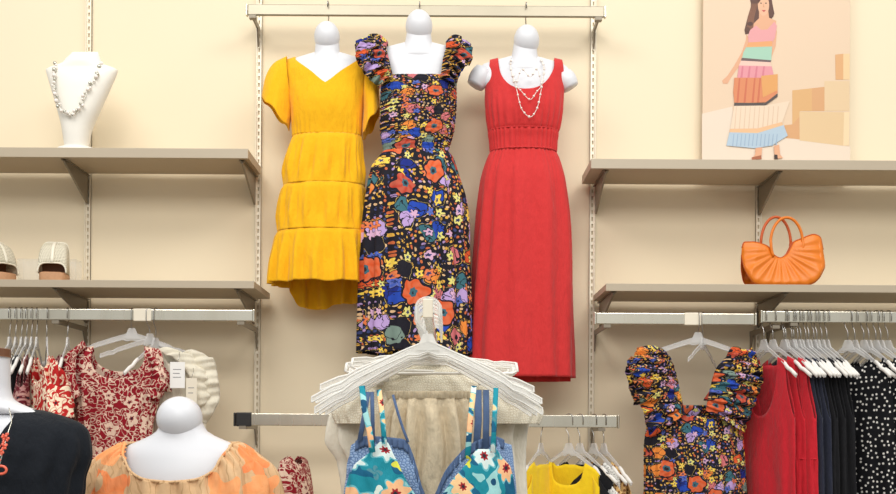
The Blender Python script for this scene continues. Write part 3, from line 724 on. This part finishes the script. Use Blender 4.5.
sandal(-2, 'white and tan mule cut off by the left edge of the photo', radians(62))
def riser():
    w0, w1 = .12, .175; a = P(17, 277, w1); b = P(76, 277, w1); z0 = zLL+.0008; z1 = P(45, 259, w1).z; t = .002; m = MB()
    m.box((a.x, -w1, z0), (b.x, -w1+t, z1)); m.box((a.x, -w0-t, z0), (b.x, -w0, z1)); m.box((a.x, -w1+t, z1-t), (b.x, -w0-t, z1)); m.box((a.x, -w1+t, z0), (a.x+t, -w0-t, z1-t)); m.box((b.x-t, -w1+t, z0), (b.x, -w0-t, z1-t))
    T(m.build('acrylic_riser', M['acrylic'], None, False), 'clear acrylic block riser on the shelf behind the sandal', 'display riser')
riser()

# ------------------------------------------------------------------ hangers
def hanger_proto(name, half=.2, drop=.05, mat='clear', clip=False, notch=True, z0=-.098, hr=.015, ht=.0015, hm=None, hy=False, thick=.012, rim='clear', foam=False):
    """hanger with its rail point at the origin, arms along local x"""
    e = thing(name, (0, 0, 0), 'x', 'hanger')
    m = MB(); r = hr; pts = [(r, 0, -.034), (r, 0, -.012)]
    for k in range(11):
        a = radians(180*k/10); pts.append((r*cos(a), 0, .002+r*sin(a)*.75-.010))
    pts += [(-r, 0, -.012), (-r, 0, -.036), (-r*.6, 0, -.052), (-.002, 0, -.064), (0, 0, -.074), (0, 0, z0)]
    if hy: pts = [(0, x, z) for x, y, z in pts]
    m.tube(pts, ht, 8); m.build('hook', hm or M['wire'], e)
    up = []; N = 12
    for i in range(N+1):
        t = i/N; x = half*t; z = z0-.010*t-drop*(t**1.15)
        if notch and .72 < t < .82: z -= .004
        up.append((x, z))
    lo = [(x, z-(thick+.008 if i < 2 else thick-.003*i/N)) for i, (x, z) in enumerate(up)]
    m = MB()
    for s in (-1, 1):
        U = [(s*x, z) for x, z in up]; L = [(s*x, z) for x, z in lo]
        vs = [(p[0], yy, p[1]) for i in range(N+1) for p, yy in ((U[i], -.001), (U[i], .001), (L[i], .001), (L[i], -.001))]
        m.mat(M[mat]).add(vs, [(4*i+a, 4*i+(a+1) % 4, 4*i+4+(a+1) % 4, 4*i+4+a) for i in range(N) for a in range(4)])
        m.mat(M[rim]).tube([(x, 0, z) for x, z in U]+[(L[-1][0], 0, L[-1][1])], .0021, 6); m.tube([(x, 0, z) for x, z in L], .0017, 6)
    m.mat(M[mat])
    m.extr([(-.026, z0-.02), (-.010, z0+.016), (.010, z0+.016), (.026, z0-.02)], -.003, .003)
    m.build('arms', None, e, False)
    if foam:
        for s in (-1, 1):
            MB().tube([(s*x, 0, z-.003) for x, z in up[7:]], .0068, 8, flat=.8).build('foam_sleeve', M['foam'], e)
    if clip:
        m = MB(); zb = z0-.010-drop-.026; m.tube([(-half, 0, z0-.01-drop), (-half*1.02, 0, zb+.006), (-half*.96, 0, zb), (half*.96, 0, zb), (half*1.02, 0, zb+.006), (half, 0, z0-.01-drop)], .0035, 6)
        for s in (-1, 1): m.box((s*half*.62-.012, -.006, zb-.03), (s*half*.62+.012, .006, zb+.008))
        m.build('clip_bar', M['rim'], e)
    return e
def dup(src, loc, rz=0, label=None, group=None, scale=None, rx=0):
    r = src.copy(); COL.objects.link(r); r.location = loc; r.rotation_euler = (rx, 0, rz)
    if label: r['label'] = label
    if group: r['group'] = group
    for ch in list(src.children):
        c = ch.copy(); COL.objects.link(c); c.parent = r
        for g in list(ch.children):
            d = g.copy(); COL.objects.link(d); d.parent = c
    return r
PROT = {}
def hanger(kind, loc, rz, label, group=None, rx=0):
    if kind not in PROT:
        WH = M['clearw']
        PROT[kind] = {'face': lambda: hanger_proto('clear_hanger', .185, .052, z0=-.080, hy=True, thick=.016), 'clear': lambda: hanger_proto('clear_hanger', .185, .055, thick=.014), 'slim': lambda: hanger_proto('clear_hanger', .165, .10, z0=-.112, foam=True),
                      'milk': lambda: hanger_proto('plastic_hanger', .215, .010, 'clearw', True, z0=-.085, hr=.026, ht=.0028, hm=WH, rim='rim'),
                      'slope': lambda: hanger_proto('plastic_hanger', .240, .085, 'clearw', z0=-.080, hr=.026, ht=.0028, hm=WH, thick=.015, rim='rim'),
                      'mid': lambda: hanger_proto('plastic_hanger', .247, .112, 'clearw', z0=-.083, hr=.025, ht=.0028, hm=WH, thick=.014, rim='rim'),
                      'steep': lambda: hanger_proto('plastic_hanger', .25, .135, 'clearw', z0=-.080, hr=.028, ht=.0028, hm=WH, thick=.017, rim='rim')}[kind]()
        e = PROT[kind]; e.location = loc; e.rotation_euler = (rx, 0, rz); e['label'] = label
        if group: e['group'] = group
        return e
    r = dup(PROT[kind], loc, rz, label, group, rx=rx)
    if not group and 'group' in r.keys(): del r['group']
    return r

# ------------------------------------------------------------------ garments that hang (local metres, hanger at x = 0, shoulder ridge at z = 0)
def garment(name, label, cat, mat, loc, rz, hw=.19, length=.7, neck=.15, neckw=.5, arm=.2, armw=.82, flare=.03, depth=.03, gath=0, group=None, seedv=0, sl=.27, backneck=.05, sleeve=0, waist=None, tag=None):
    e = thing(name, (0, 0, 0), label, cat, group)
    rows = [(-length, -(hw+flare), hw+flare, depth*1.5, depth*1.3), (-length*.6, -(hw+flare*.5), hw+flare*.5, depth*1.4, depth*1.2), (-.22, -hw*1.03, hw*1.03, depth, depth), (-.1, -hw, hw, depth*.7, depth*.7), (-.03, -hw*.98, hw*.98, depth*.4, depth*.4), (0, -hw*.93, hw*.93, .005, .005)]
    def top(c, s):
        a = abs(c); d = 0
        if a < neckw: d = (neck if s > 0 else backneck)*sqrt(1-(a/neckw)**2)**.8
        if arm and a > armw: d = max(d, arm*((a-armw)/(1-armw))**.5)
        return -d
    def slope(u, v, c):
        t = max(0, min(1, (v+.2)/.2)); t = t*t*(3-2*t); return -sl*t*max(0, abs(u)-.02)
    def fold(c, s, th, v):
        q = max(0, min(1, (-v-.15)/.3)); f = .006*q*sin(th*9+seedv*2+2*nz(th, v*3, seedv))+.002*nz(th*3+seedv, v*14)
        if waist and -v > waist: f += .004*math.exp(-(-v-waist)/.03)*sin(th*40)
        if gath: f += gath*sin(th*45)*math.exp(-abs(v+neck+.02)/.03)
        return f
    m = MB(); shell(m, rows, top, lambda c, s: -length, lambda u, v: (u, 0, v), fold, slope, 130, 44); m.build('body', mat, e, solid=.0018)
    if sleeve:
        for s in (-1, 1):
            m = MB(); n = 26; K = 12; vs = []
            for j in range(K+1):
                t = j/K; x = s*(hw*.86+.05*t*sleeve*8); z = -sl*hw-.055-t*sleeve*.9; rx = .048+.012*t; ry = depth*1.1+.012*t
                for i in range(n):
                    a = 2*pi*i/n; dx = cos(a)*rx*(1+.08*t*sin(a*6)); vs.append((x+dx*.8, -sin(a)*ry*(1+.12*t*sin(a*7)), z-s*dx*.8+.03*(1-t)))
            m.add(vs, [(j*n+i, j*n+(i+1) % n, (j+1)*n+(i+1) % n, (j+1)*n+i) for j in range(K) for i in range(n)]); m.build('sleeve', mat, e, solid=.0018)
    if waist:
        pts = []
        for i in range(60):
            a = 2*pi*i/60; c, s = cos(a), sin(a); ro = curve(rows, -waist); pts.append((ro[1]*math.copysign(abs(c)**.85, c)*1.0, -ro[2]*1.08*math.copysign(abs(s)**.85, s), -waist))
        MB().tube(pts, .0022, 6, True).build('waist_seam', mat, e)
    e.location = loc; e.rotation_euler.z = rz; return e

def railpt(px, py, w, ztop): q = P(px, py, w); return Vector((q.x, -w, ztop+.001))
HD = .134   # ridge of a garment below the rail point

# far right rail: tanks
GR = 'clear hangers crowded on the far right rail'
HL = 'clear hanger with metal hook in the crowd on the far right rail'
def rr(px, dz=0): return railpt(px, 318, RW, zRb)+Vector((0, 0, dz))
spec = [  # px, garment kind
    (758, 'red2', 'dark red strappy tank at the left end of the far right rail'), (767, 'red2', 'bright red tank dress with white tag, foremost of the red ones'),
    (778, 'red2', 'red tank hanging against the navy tanks'), (786, 'navy', 'navy tank hanging right beside the red tanks'),
    (792, 'navy', 'navy tank between the first navy tank and the black ones'), (800, 'black', 'black tank next to the navy tanks'),
    (808, 'black', 'black tank in the middle of the far right rail'), (816, 'black', 'black tank just left of the polka dot dresses'),
    (842, 'polka', 'black polka dot dress, leftmost of the dotted ones'), (858, 'polka', 'black polka dot dress, middle of the dotted ones'),
    (870, 'polka', 'black polka dot dress at the right edge of the photo'), (882, 'polka', 'black polka dot dress half outside the right edge')]
for i, (px, mt, lb) in enumerate(spec):
    rz = radians((-70, -62, -70, -72, -70, -72, -72, -72, -50, -62, -64, -64)[i]); loc = rr(px+6)
    hanger('slim', loc, rz, HL, GR)
    polka = mt == 'polka'
    g = garment('polka_dot_dress' if polka else 'sleeveless_tank', lb, 'dress' if polka else 'top', M[mt], loc+Vector((0, 0, -HD)), rz, .135 if i == 1 else .155, .74, (.13 if i not in (0, 1) else .22) if not polka else .06, .45, .23 if not polka else .12, .74 if not polka else .86,
                .02, .013, seedv=i, sl=.45, waist=.36 if i in (1, 2) else None)
    if i == 1:
        o = MB().box((-.004, -.040, -.37), (.012, -.0385, -.315)).build('price_tag', M['tag'], None, False, origin=(0, 0, 0)); o.parent = g; T(o, 'white price tag')
for i in range(9):
    px = (781, 789, 796, 804, 812, 822, 850, 864, 876)[i]; hanger('slim', rr(px+5), radians(-68-(i*5) % 9), HL, GR)

# floral ruffle top on the short rail
def ruffle_top():
    w = RW; e = thing('ruffled_blouse', P(695, 520, w), 'dark multicolour floral top with big ruffle sleeves on the short rail', 'top')
    f = lambda c, s, th, v: .003*sin(th*22+2*nz(th*2, v/30))+.001*sin(v*1.3)
    m = MB(); rows = [(408, 657, 735, .03, .03), (425, 648, 741, .045, .04), (450, 645, 743, .05, .04), (480, 645, 745, .055, .045), (560, 640, 750, .06, .05)]
    shell(m, rows, lambda c, s: 411+5*(1-c*c) if s > 0 else 405, lambda c, s: 556, pmap(w), f, None, 180, 60); m.build('bodice', M['multi2'], e, solid=.002)
    pt = lambda x, y, d: P(x, y, w)+Vector((0, -d, 0))
    for s, A in ((-1, ([(681, 414), (677, 392), (673, 372), (669, 357)], [(648, 438), (636, 398), (627, 370), (637, 351)])), (1, ([(702, 411), (706, 392), (713, 370), (727, 357)], [(741, 432), (752, 400), (759, 376), (752, 351)]))):
        I = [pt(x, y, d) for (x, y), d in zip(A[0], (.05, .045, .035, .0))]+[pt(A[0][3][0], 366, -.03), pt(A[0][1][0], 400, -.035)]
        O = [pt(x, y, d) for (x, y), d in zip(A[1], (.035, .05, .045, .01))]+[pt(A[1][2][0], 368, -.03), pt(A[1][1][0], 405, -.035)]
        m = MB(); ruffle(m, I, O, .011, 11, 160, 14, .02, s); m.build('ruffle_sleeve', M['multi2'], e, solid=.002)
        O2 = [a.lerp(b, .55)+Vector((0, -.012, .006)) for a, b in zip(I, O)]
        m = MB(); ruffle(m, I, O2, .011, 13, 160, 10, .016, 2+s); m.build('shoulder_frill', M['multi2'], e, solid=.002)
        for k in range(0): pass
    hanger('face', railpt(698, 319, RW, zRa), radians(4), 'clear hanger holding the ruffled floral top on the short rail')
ruffle_top()
hanger('clear', railpt(703, 319, RW, zRa)+Vector((0, .0, 0)), radians(62), 'clear empty hanger turned sideways beside the ruffled floral top')

# left rail
def lr(px): return railpt(px, 314, RW, zLft)
GL = 'clear hangers bunched at the left end of the left rail'
left = [(12, 'black', 'black top hung at the far left end of the left rail', .6), (19, 'stripe', 'black and white print top between the black tops, left rail', .6), (26, 'black', 'black top behind the pale red floral blouse, left rail', .6),
        (33, 'maroonfl', 'maroon floral top hidden behind the pale red floral blouse', .7), (62, 'redfl2', 'pale red and cream floral blouse, frontmost at the left end', .7), (70, 'maroonfl', 'maroon floral top next to the facing red floral blouse', .7)]
for i, (px, mt, lb, L) in enumerate(left):
    rz = radians((-84, -80, -84, -78, -48, -86)[i]); g = garment('floral_blouse' if 'fl' in mt else 'sleeved_blouse', lb, 'top', M[mt], lr(px-2)+Vector((0, -.14 if i == 4 else 0, -HD-(.02 if i == 4 else 0))), rz, .125 if i == 4 else .165, L, .1, .42, 0 if i == 4 else .16, .85, .02, .014 if i != 4 else .03, seedv=i+20, sl=.45, sleeve=.07 if i >= 3 else 0)
for i, px in enumerate((12, 18, 24, 29, 34, 39, 49, 70)):
    hanger('slim', lr(px-2), radians((-84, -80, -82, -84, -80, -78, -66, -80)[i]), 'clear hanger with metal hook in the bunch at the left end', GL)
def red_blouse():
    w = .34; e = thing('floral_blouse', P(118, 560, w), 'dark red blouse with cream flowers facing front on the left rail', 'top')
    rows = [(344, 80, 158, .005, .005), (350, 77, 162, .02, .02), (370, 75, 163, .035, .03), (395, 77, 160, .045, .035), (430, 80, 152, .05, .04), (560, 70, 165, .06, .05)]
    def top(c, s):
        a = abs(c)
        return 344+((35 if s > 0 else 27)*sqrt(1-(a/.60)**2)**.8 if a < .60 else 0)
    m = MB(); shell(m, rows, top, lambda c, s: 555, pmap(w), lambda c, s, th, v: .003*sin(th*14+2*nz(th*2, v/30)), sl_fn(.18, 344, 380), 150, 60); m.build('body', M['redfl'], e, solid=.002)
    pt = lambda x, y, d: P(x, y, w)+Vector((0, -d, 0))
    for I, O in (([(86, 396), (80, 376), (80, 358), (88, 348)], [(70, 405), (64, 385), (66, 362), (80, 347)]), ([(150, 396), (156, 380), (154, 366), (146, 353)], [(163, 398), (170, 384), (166, 366), (152, 357)])):
        a = [pt(*q, d) for q, d in zip(I, (.045, .04, .03, .005))]+[pt(I[2][0], 368, -.03), pt(I[1][0], 390, -.03)]
        b = [pt(*q, d) for q, d in zip(O, (.02, .03, .03, .005))]+[pt(O[2][0], 370, -.02), pt(O[1][0], 392, -.02)]
        m = MB(); ruffle(m, a, b, .004, 7, 80, 10, .02); m.build('ruffle_sleeve', M['redfl'], e, solid=.002)
red_blouse()
hanger('face', railpt(132, 314, RW, zLft), radians(8), 'clear hanger holding the facing dark red floral blouse')
hanger('clear', railpt(150, 314, RW, zLft), radians(50), 'clear hanger beside the cream ruffled top on the left rail')
hanger('slim', railpt(156, 314, RW, zLft), radians(70), 'narrow clear hanger holding the cream ruffled top')
def cream_top():
    w = .27; e = thing('frilled_blouse', P(185, 470, w), 'cream ruffled top behind the peach mannequin on the left rail', 'top')
    rows = [(350, 152, 196, .005, .005), (360, 150, 206, .03, .03), (380, 152, 208, .04, .035), (420, 156, 205, .045, .04), (520, 150, 210, .05, .045)]
    m = MB(); shell(m, rows, lambda c, s: 352+(14*(1-(c/.5)**2) if abs(c) < .5 and s > 0 else 0), lambda c, s: 515, pmap(w), lambda c, s, th, v: .005*sin(th*9+nz(th, v/20)*2), None, 110, 44); m.build('body', M['cream'], e, solid=.002)
    pt = lambda x, y, d: P(x, y, w)+Vector((0, -d, 0))
    for I, O, dd in (([(184, 354), (196, 364), (202, 380), (200, 400), (196, 420)], [(196, 351), (215, 360), (219, 378), (221, 396), (208, 424)], .03), ([(160, 352), (175, 358), (190, 372), (196, 392), (196, 410)], [(176, 351), (195, 358), (208, 374), (212, 392), (206, 408)], .055)):
        m = MB(); ruffle(m, [pt(*q, dd) for q in I], [pt(*q, dd*.5) for q in O], .008, 4, 90, 10, .012); m.build('ruffle', M['cream'], e, solid=.002)
cream_top()
# loose tags hanging in front of the cream top
def tagobj(x0, x1, y0, y1, w, label, mat='tag', lines=3):
    a = P(x0, y1, w); b = P(x1, y0, w); e = thing('swing_tag', ((a.x+b.x)/2, -w, a.z), label, 'tag')
    MB().box((a.x, -w-.001, a.z), (b.x, -w, b.z)).build('card', M[mat], e, False)
    m = MB()
    for i in range(lines):
        z = b.z-(b.z-a.z)*(.3+.15*i); m.box((a.x+(b.x-a.x)*.2, -w-.0014, z), (b.x-(b.x-a.x)*(.25+.1*(i % 2)), -w-.001, z+.0022))
    if lines: m.build('print', M['tagink'], e, False)
    q = P((x0+x1)/2, y0, w); MB().tube([(q.x, -w-.0005, q.z-.002), (q.x+.004, -w+.01, q.z+.02), (q.x-.002, -w+.03, q.z+.035)], .0008, 5).build('string', M['wire'], e)
    return e
tagobj(170, 185, 362, 388, .36, 'white paper tag between the red blouse and the grey tag')
tagobj(186, 197, 378, 412, .36, 'grey card tag in front of the cream ruffled top', 'std', 2)

# middle rail, right: yellow and others
def mr(px): return railpt(px, 420, .26, zMid)
mid = [(541, 'yellow2', 'bright yellow top turned sideways, leftmost on the low middle rail', -122, .14, .09), (569, 'yellow2', 'bright yellow top with scooped neck, second on the low middle rail', -38, .155, .10),
       (580, 'black', 'black top showing between the yellow and dotted tops', -50, .15, .05), (594, 'whitedot', 'white pin dot top right of the black one', -58, .135, .07), (604, 'tanprint', 'tan print top at the right end of the low middle rail', -66, .13, .07)]
for i, (px, mt, lb, deg, hw, nk) in enumerate(mid):
    back = None
    garment('sleeved_blouse', lb, 'top', M[mt], mr(px)+Vector((0, 0, -HD-.005)), radians(deg), hw, .6, nk, .36, 0, .8, .03, .02, seedv=i+40, sl=.5, sleeve=.04, backneck=.03)
    hanger('slim', mr(px), radians(deg), ('clear hanger holding the sideways yellow top', 'clear hanger holding the scooped yellow top', 'clear hanger holding the black top on the low rail', 'clear hanger holding the pin dot top', 'clear hanger holding the tan print top')[i])
# red floral top on the middle rail, left
g = garment('floral_blouse', 'red floral puffed top hanging low right of the peach mannequin', 'top', M['redfl'], P(294, 455, .26)+Vector((0, 0, 0)), radians(70), .10, .5, .03, .3, 0, .8, .03, .06, seedv=50, sl=.25)

# ------------------------------------------------------------------ front mannequins
WP = 1.28
form(181, WP, [(447, 140, 224, .02, .02), (455, 124, 240, .05, .045), (475, 122, 242, .066, .05), (500, 135, 228, .075, .05), (560, 140, 222, .07, .05)],
     [(405, 163, 198, .04, .04), (422, 161, 202, .042, .045), (431, 157, 207, .044, .045), (438, 146, 219, .048, .045), (444, 131, 234, .054, .045), (455, 120, 244, .066, .05), (475, 118, 246, .078, .05), (510, 130, 234, .085, .05)],
     (179.5, 418, 22.5, 21.5), 'white mannequin in the peach floral dress, lower left foreground', None, sl_fn(.10, 437, 470), name='mannequin')
def peach_dress():
    w = WP; e = thing('peasant_dress', P(181, 600, w), 'peach and orange floral dress with elastic neckline and puffed sleeves', 'dress')
    rows = [(440, 130, 233, .052, .052), (447, 116, 247, .066, .06), (456, 101, 259, .08, .066), (466, 91, 271, .09, .07), (482, 83, 279, .10, .075), (500, 80, 283, .105, .078), (600, 78, 285, .12, .09)]
    ft = [(0, 480), (.2, 478), (.39, 470), (.5, 460.5), (.7, 450), (.9, 443.5), (1, 442.5)]
    def top(c, s): return lerp1(ft, abs(c)) if s > 0 else 443
    def fold(c, s, th, v):
        t0 = top(c, s); q = min(1, (v-t0)/28); g = math.exp(-max(0, v-t0)/20)
        return .010*q*sin(th*15+2*nz(th*1.5, v/60))+.0085*g*sin(th*40+nz(th*5, 1)*3)+.004*nz(th*3, v/18)*q
    m = MB(); shell(m, rows, top, lambda c, s: 600, pmap(w), fold, None, 300, 70, .9); m.build('body', M['peach'], e, solid=.002)
    pts = []
    for i in range(120):
        th = 2*pi*i/120; c, s = cos(th), sin(th); v = top(c, s); l, r, df, db = curve(rows, v); cc = math.copysign(abs(c)**.9, c); q = P((l+r)/2+(r-l)/2*cc, v, w); q.y -= (df if s > 0 else db)*math.copysign(abs(s)**.9, s)+.001*s; pts.append(q)
    MB().tube(pts, .0035, 8, True).build('neckline_binding', M['peach'], e)
peach_dress()
WB = 1.55
form(-22, WB, [(405, -78, 34, .005, .005), (411, -100, 56, .03, .03), (424, -118, 74, .055, .05), (450, -118, 74, .075, .055), (500, -100, 56, .08, .055), (600, -90, 46, .07, .05)],
     [(357, -52, 8.5, .055, .055), (385, -53, 9, .056, .055), (398, -56, 12, .06, .055), (407, -72, 28, .06, .05), (414, -94, 50, .045, .04)],
     (-22, 372, 26, 14), 'white mannequin in the blue black top at the left edge', None, sl_fn(.12, 405, 440), name='mannequin')
bm = [o for o in COL.objects if o.name.startswith('mannequin') and o.type == 'EMPTY'][-1]
for ch in [c for c in bm.children if c.name.startswith('head')]: bpy.data.objects.remove(ch)
m = MB(); q = P(-22, 357, WB); k = 24; m.add([(q.x+cos(2*pi*i/k)*.067, q.y+sin(2*pi*i/k)*.060, q.z+z) for z in (0, .018) for i in range(k)], [tuple(range(k)), tuple(range(k, 2*k))]+[(i, (i+1) % k, (i+1) % k+k, i+k) for i in range(k)]); T(m.build('neck_cap', M['brown'], bm, False, bevel=.002), 'brown wooden neck cap')
def black_top():
    w = WB; e = thing('draped_blouse', P(-22, 620, w), 'blue black draped top on the mannequin at the left edge', 'top')
    rows = [(404, -82, 38, .008, .008), (409, -108, 64, .035, .035), (418, -125, 82, .058, .055), (430, -132, 88, .075, .06), (452, -135, 91, .09, .065), (480, -128, 83, .10, .065), (500, -126, 81, .10, .065), (620, -126, 81, .11, .08)]
    def top(c, s):
        a = abs(c); return lerp1([(0, 505), (.1, 485), (.2, 457), (.31, 428), (.45, 408), (.52, 405), (1, 405)], a) if s > 0 else 405+12*max(0, 1-a/.5)
    fold = lambda c, s, th, v: .006*max(0, min(1, (v-430)/40))*sin(th*17+1.5*nz(th, v/50))+.003*nz(th*3, v/20)
    m = MB(); shell(m, rows, top, lambda c, s: 620, pmap(w), fold, sl_fn(.11, 404, 440), 220, 60); m.build('body', M['blackblue'], e, solid=.002)
black_top()
fb = lambda x, y, d: P(x, y, WB+d)
pts = [fb(9, 408, .055), fb(11, 424, .085), fb(7, 436, .105), fb(2, 455, .12), fb(-3, 472, .125), fb(-12, 488, .13), fb(-26, 496, .13), fb(-40, 488, .13), fb(-50, 460, .12), fb(-56, 420, .085), fb(-54, 408, .055)]
tab = [(i/10,)+tuple(q) for i, q in enumerate(pts)]; e = thing('coral_necklace', pts[6], 'coral flower bead necklace at the left edge on the draped top', 'necklace')
m = MB(); m.mat(M['silver']).tube([Vector(curve(tab, i/70)) for i in range(71)], .0012, 6)
m.mat(M['coralbead'])
for i in range(12, 60):
    q = Vector(curve(tab, i/70))+Vector((0, -.005, 0))
    if i in (14, 15, 17, 18, 20) or i % 9 == 0:
        for k in range(5): a = 2*pi*k/5+i; m.ball(q+Vector((cos(a)*.0042+random.uniform(-.004, .004), -.002, sin(a)*.0042)), .003, .002, .003, 8, 6)
    elif i % 2: m.mat(M['pearl'] if i % 3 == 0 else M['coralbead']); m.ball(q, .0026, nu=8, nv=6)
m.build('flower_strand', None, e)
q = fb(1, 470, .128); m = MB(); m.tube([q+Vector((cos(2*pi*i/20)*.011, 0, sin(2*pi*i/20)*.008)) for i in range(20)], .0028, 8, True); T(m.build('ring_bead', M['coralbead'], e), 'open coral ring link')

# ------------------------------------------------------------------ centre rack with an arm towards the camera
RX = P(430, 318, 1.3).x; RZ = P(430, 318, 1.3).z+.002
e = thing('garment_rack', (RX, -.82, 0), 'chrome garment rack with an arm pointing at the camera, centre', 'clothes rack')
m = MB(); m.box((RX-.0125, -.84, .03), (RX+.0125, -.815, RZ+.004)); m.build('post', M['chrome'], e, False, bevel=.002)
MB().box((RX-.009, -1.56, RZ-.028), (RX+.009, -.84, RZ)).build('arm', M['chrome'], e, False, bevel=.002)
MB().box((RX-.011, -1.566, RZ-.031), (RX+.011, -1.5605, RZ+.010)).build('arm_end', M['std'], e, False, bevel=.002)
MB().box((RX-.3, -.86, 0), (RX+.3, -.80, .03)).box((RX-.03, -1.3, 0), (RX+.03, -.86, .03)).box((RX-.03, -.80, 0), (RX+.03, -.5, .03)).build('base', M['chrome'], e, False, bevel=.003)
GC = 'milky plastic hangers on the centre rack arm'
ys = [.93+.032*i+(.012 if i % 3 else 0) for i in range(20)]
for i, y in enumerate(ys):
    loc = Vector((RX, -y, RZ+.004)); rz = radians((-9, 6, -4, 10, -13, 3, 8, -6, 2, -5, 7, -3, 5, -8, 3, -2, 6, 0, -4, 3)[i])
    if i < 8: hanger('milk', loc, rz, 'straight milky plastic hanger with clips, among those at the back of the centre rack', 'straight hangers on the centre rack')
    else: hanger(('slope', 'mid', 'steep', 'mid')[i % 4], loc, rz, 'sloping milky plastic hanger, among those at the front of the centre rack', 'sloping hangers on the centre rack')
hanger('milk', Vector((RX+.004, -1.12, RZ+.012)), radians(24), 'milky hanger with its right end tilted out over the red skirt')
# cream tops at the sides
def side_top(name, label, mat, w, rows, topf, bot, fl=.006, nf=9):
    e = thing(name, P((rows[0][1]+rows[0][2])/2, bot, w), label, 'top'); m = MB()
    shell(m, rows, topf, lambda c, s: bot, pmap(w), lambda c, s, th, v: fl*sin(th*nf+2*nz(th, v/30))*min(1, (v-rows[0][0])/30), None, 150, 50); m.build('body', mat, e, solid=.002); return e
side_top('lace_blouse', 'cream lace edged top with wide shoulders at back of the centre rack', M['lace'], 1.10,
         [(366, 405, 455, .01, .01), (378, 368, 494, .03, .03), (394, 345, 524, .045, .04), (412, 333, 542, .05, .045), (424, 337, 538, .05, .045)], lambda c, s: 366, 424, .004, 26)
side_top('linen_blouse', 'pale beige linen top draping down both sides of the centre rack', M['offwhite'], 1.06,
         [(380, 372, 488, .02, .02), (410, 338, 524, .04, .035), (440, 331, 520, .05, .04), (462, 344, 519, .05, .04), (520, 350, 524, .05, .04), (600, 350, 530, .05, .04)], lambda c, s: 384 if s > 0 else 380, 600, .018, 13)
def shorts():
    w = 1.38; e = thing('linen_shorts', P(432, 560, w), 'beige linen shorts with gathered elastic waist on the centre rack', 'shorts')
    m = MB(); rows = [(391, 388, 477, .022, .018), (395, 388, 477, .024, .02), (399, 388, 477, .022, .018)]
    shell(m, rows, lambda c, s: 391.5, lambda c, s: 399, pmap(w), lambda c, s, th, v: .0022*sin(th*50), None, 260, 8); m.build('waistband', M['linen'], e, solid=.003)
    m = MB(); rows = [(398.5, 388, 477, .022, .018), (410, 384, 481, .034, .026), (440, 379, 487, .042, .03), (540, 370, 498, .05, .04)]
    shell(m, rows, lambda c, s: 398.5, lambda c, s: 540, pmap(w), lambda c, s, th, v: .014*min(1, (v-396)/20)*sin(th*17+1.5*nz(th*2, v/60))+.002*math.exp(-(v-398)/8)*sin(th*50), None, 260, 40); m.build('body', M['linen'], e, solid=.002)
shorts()
# camisoles
def cami(label, mat, strapm, w, rows, ftop, straps, name='camisole', trim=None):
    e = thing(name, P(430, 600, w), label, 'top'); m = MB()
    cx = 430
    def top(c, s): return lerp1(ftop, c) if s > 0 else 498
    f = lambda c, s, th, v: .003*sin(th*12+nz(th*2, v/20)*2)
    shell(m, rows, top, lambda c, s: 600, pmap(w), f, None, 240, 50, .95); m.build('body', mat, e, solid=.002)
    for st in straps:
        m = MB(); ribbon(m, [P(x, y, w)+Vector((0, -d, 0)) for x, y, d in st[0]], st[1]); m.build('strap', st[2] if len(st) > 2 else strapm, e)
    if trim:
        m = MB(); I = []; O = []
        for i in range(31):
            c = -.93+1.86*i/30; v = top(c, 1); l, r, df, db = curve(rows, v); s = sqrt(1-c*c); q = P((l+r)/2+(r-l)/2*math.copysign(abs(c)**.95, c), v-2, w); q.y -= df*s**.95+.003; I.append(q); O.append(q+Vector((0, -.004, -.022)))
        ruffle(m, I, O, .003, 26, 220, 4); m.build('ruffle_trim', trim, e, solid=.0015)
    return e
cami('light blue denim camisole with frayed neckline behind the teal floral one', M['bluelace'], M['denim'], 1.50,
     [(436, 352, 508, .03, .03), (450, 350, 511, .04, .035), (480, 346, 514, .05, .04), (600, 340, 520, .06, .05)],
     [(-1, 447), (-.8, 438), (-.30, 441), (-.18, 458), (0, 500), (.18, 470), (.5, 445), (.8, 438), (1, 445)],
     [([(393, 395, 0), (398, 412, .02), (404, 430, .03), (409, 442, .043)], .006), ([(368, 392, 0), (365, 415, .015), (361, 440, .03)], .011), ([(372, 392, 0), (373, 415, .015), (374, 442, .03)], .009),
      ([(478, 390, 0), (478, 420, .02), (476, 448, .035)], .016), ([(486, 390, 0), (486, 420, .02), (485, 448, .035)], .014)], trim=M['denim'])
cami('teal tropical floral camisole in front on the centre rack', M['teal'], M['teal'], 1.56,
     [(440, 362, 500, .03, .03), (455, 356, 506, .045, .035), (480, 348, 512, .055, .04), (600, 335, 524, .07, .05)],
     [(-1, 472), (-.93, 463), (-.82, 452), (-.68, 441), (-.62, 441), (-.4, 462), (0, 502), (.3, 474), (.52, 456), (.64, 449), (.86, 449), (.95, 458), (1, 470)],
     [([(362, 386, 0), (365, 408, .02), (371, 432, .035), (374, 452, .045)], .013), ([(379, 390, 0), (383, 415, .02), (386, 445, .05)], .011),
      ([(474, 386, 0), (470, 420, .02), (467, 458, .05)], .012), ([(496, 388, 0), (494, 420, .02), (492, 452, .045)], .011)])
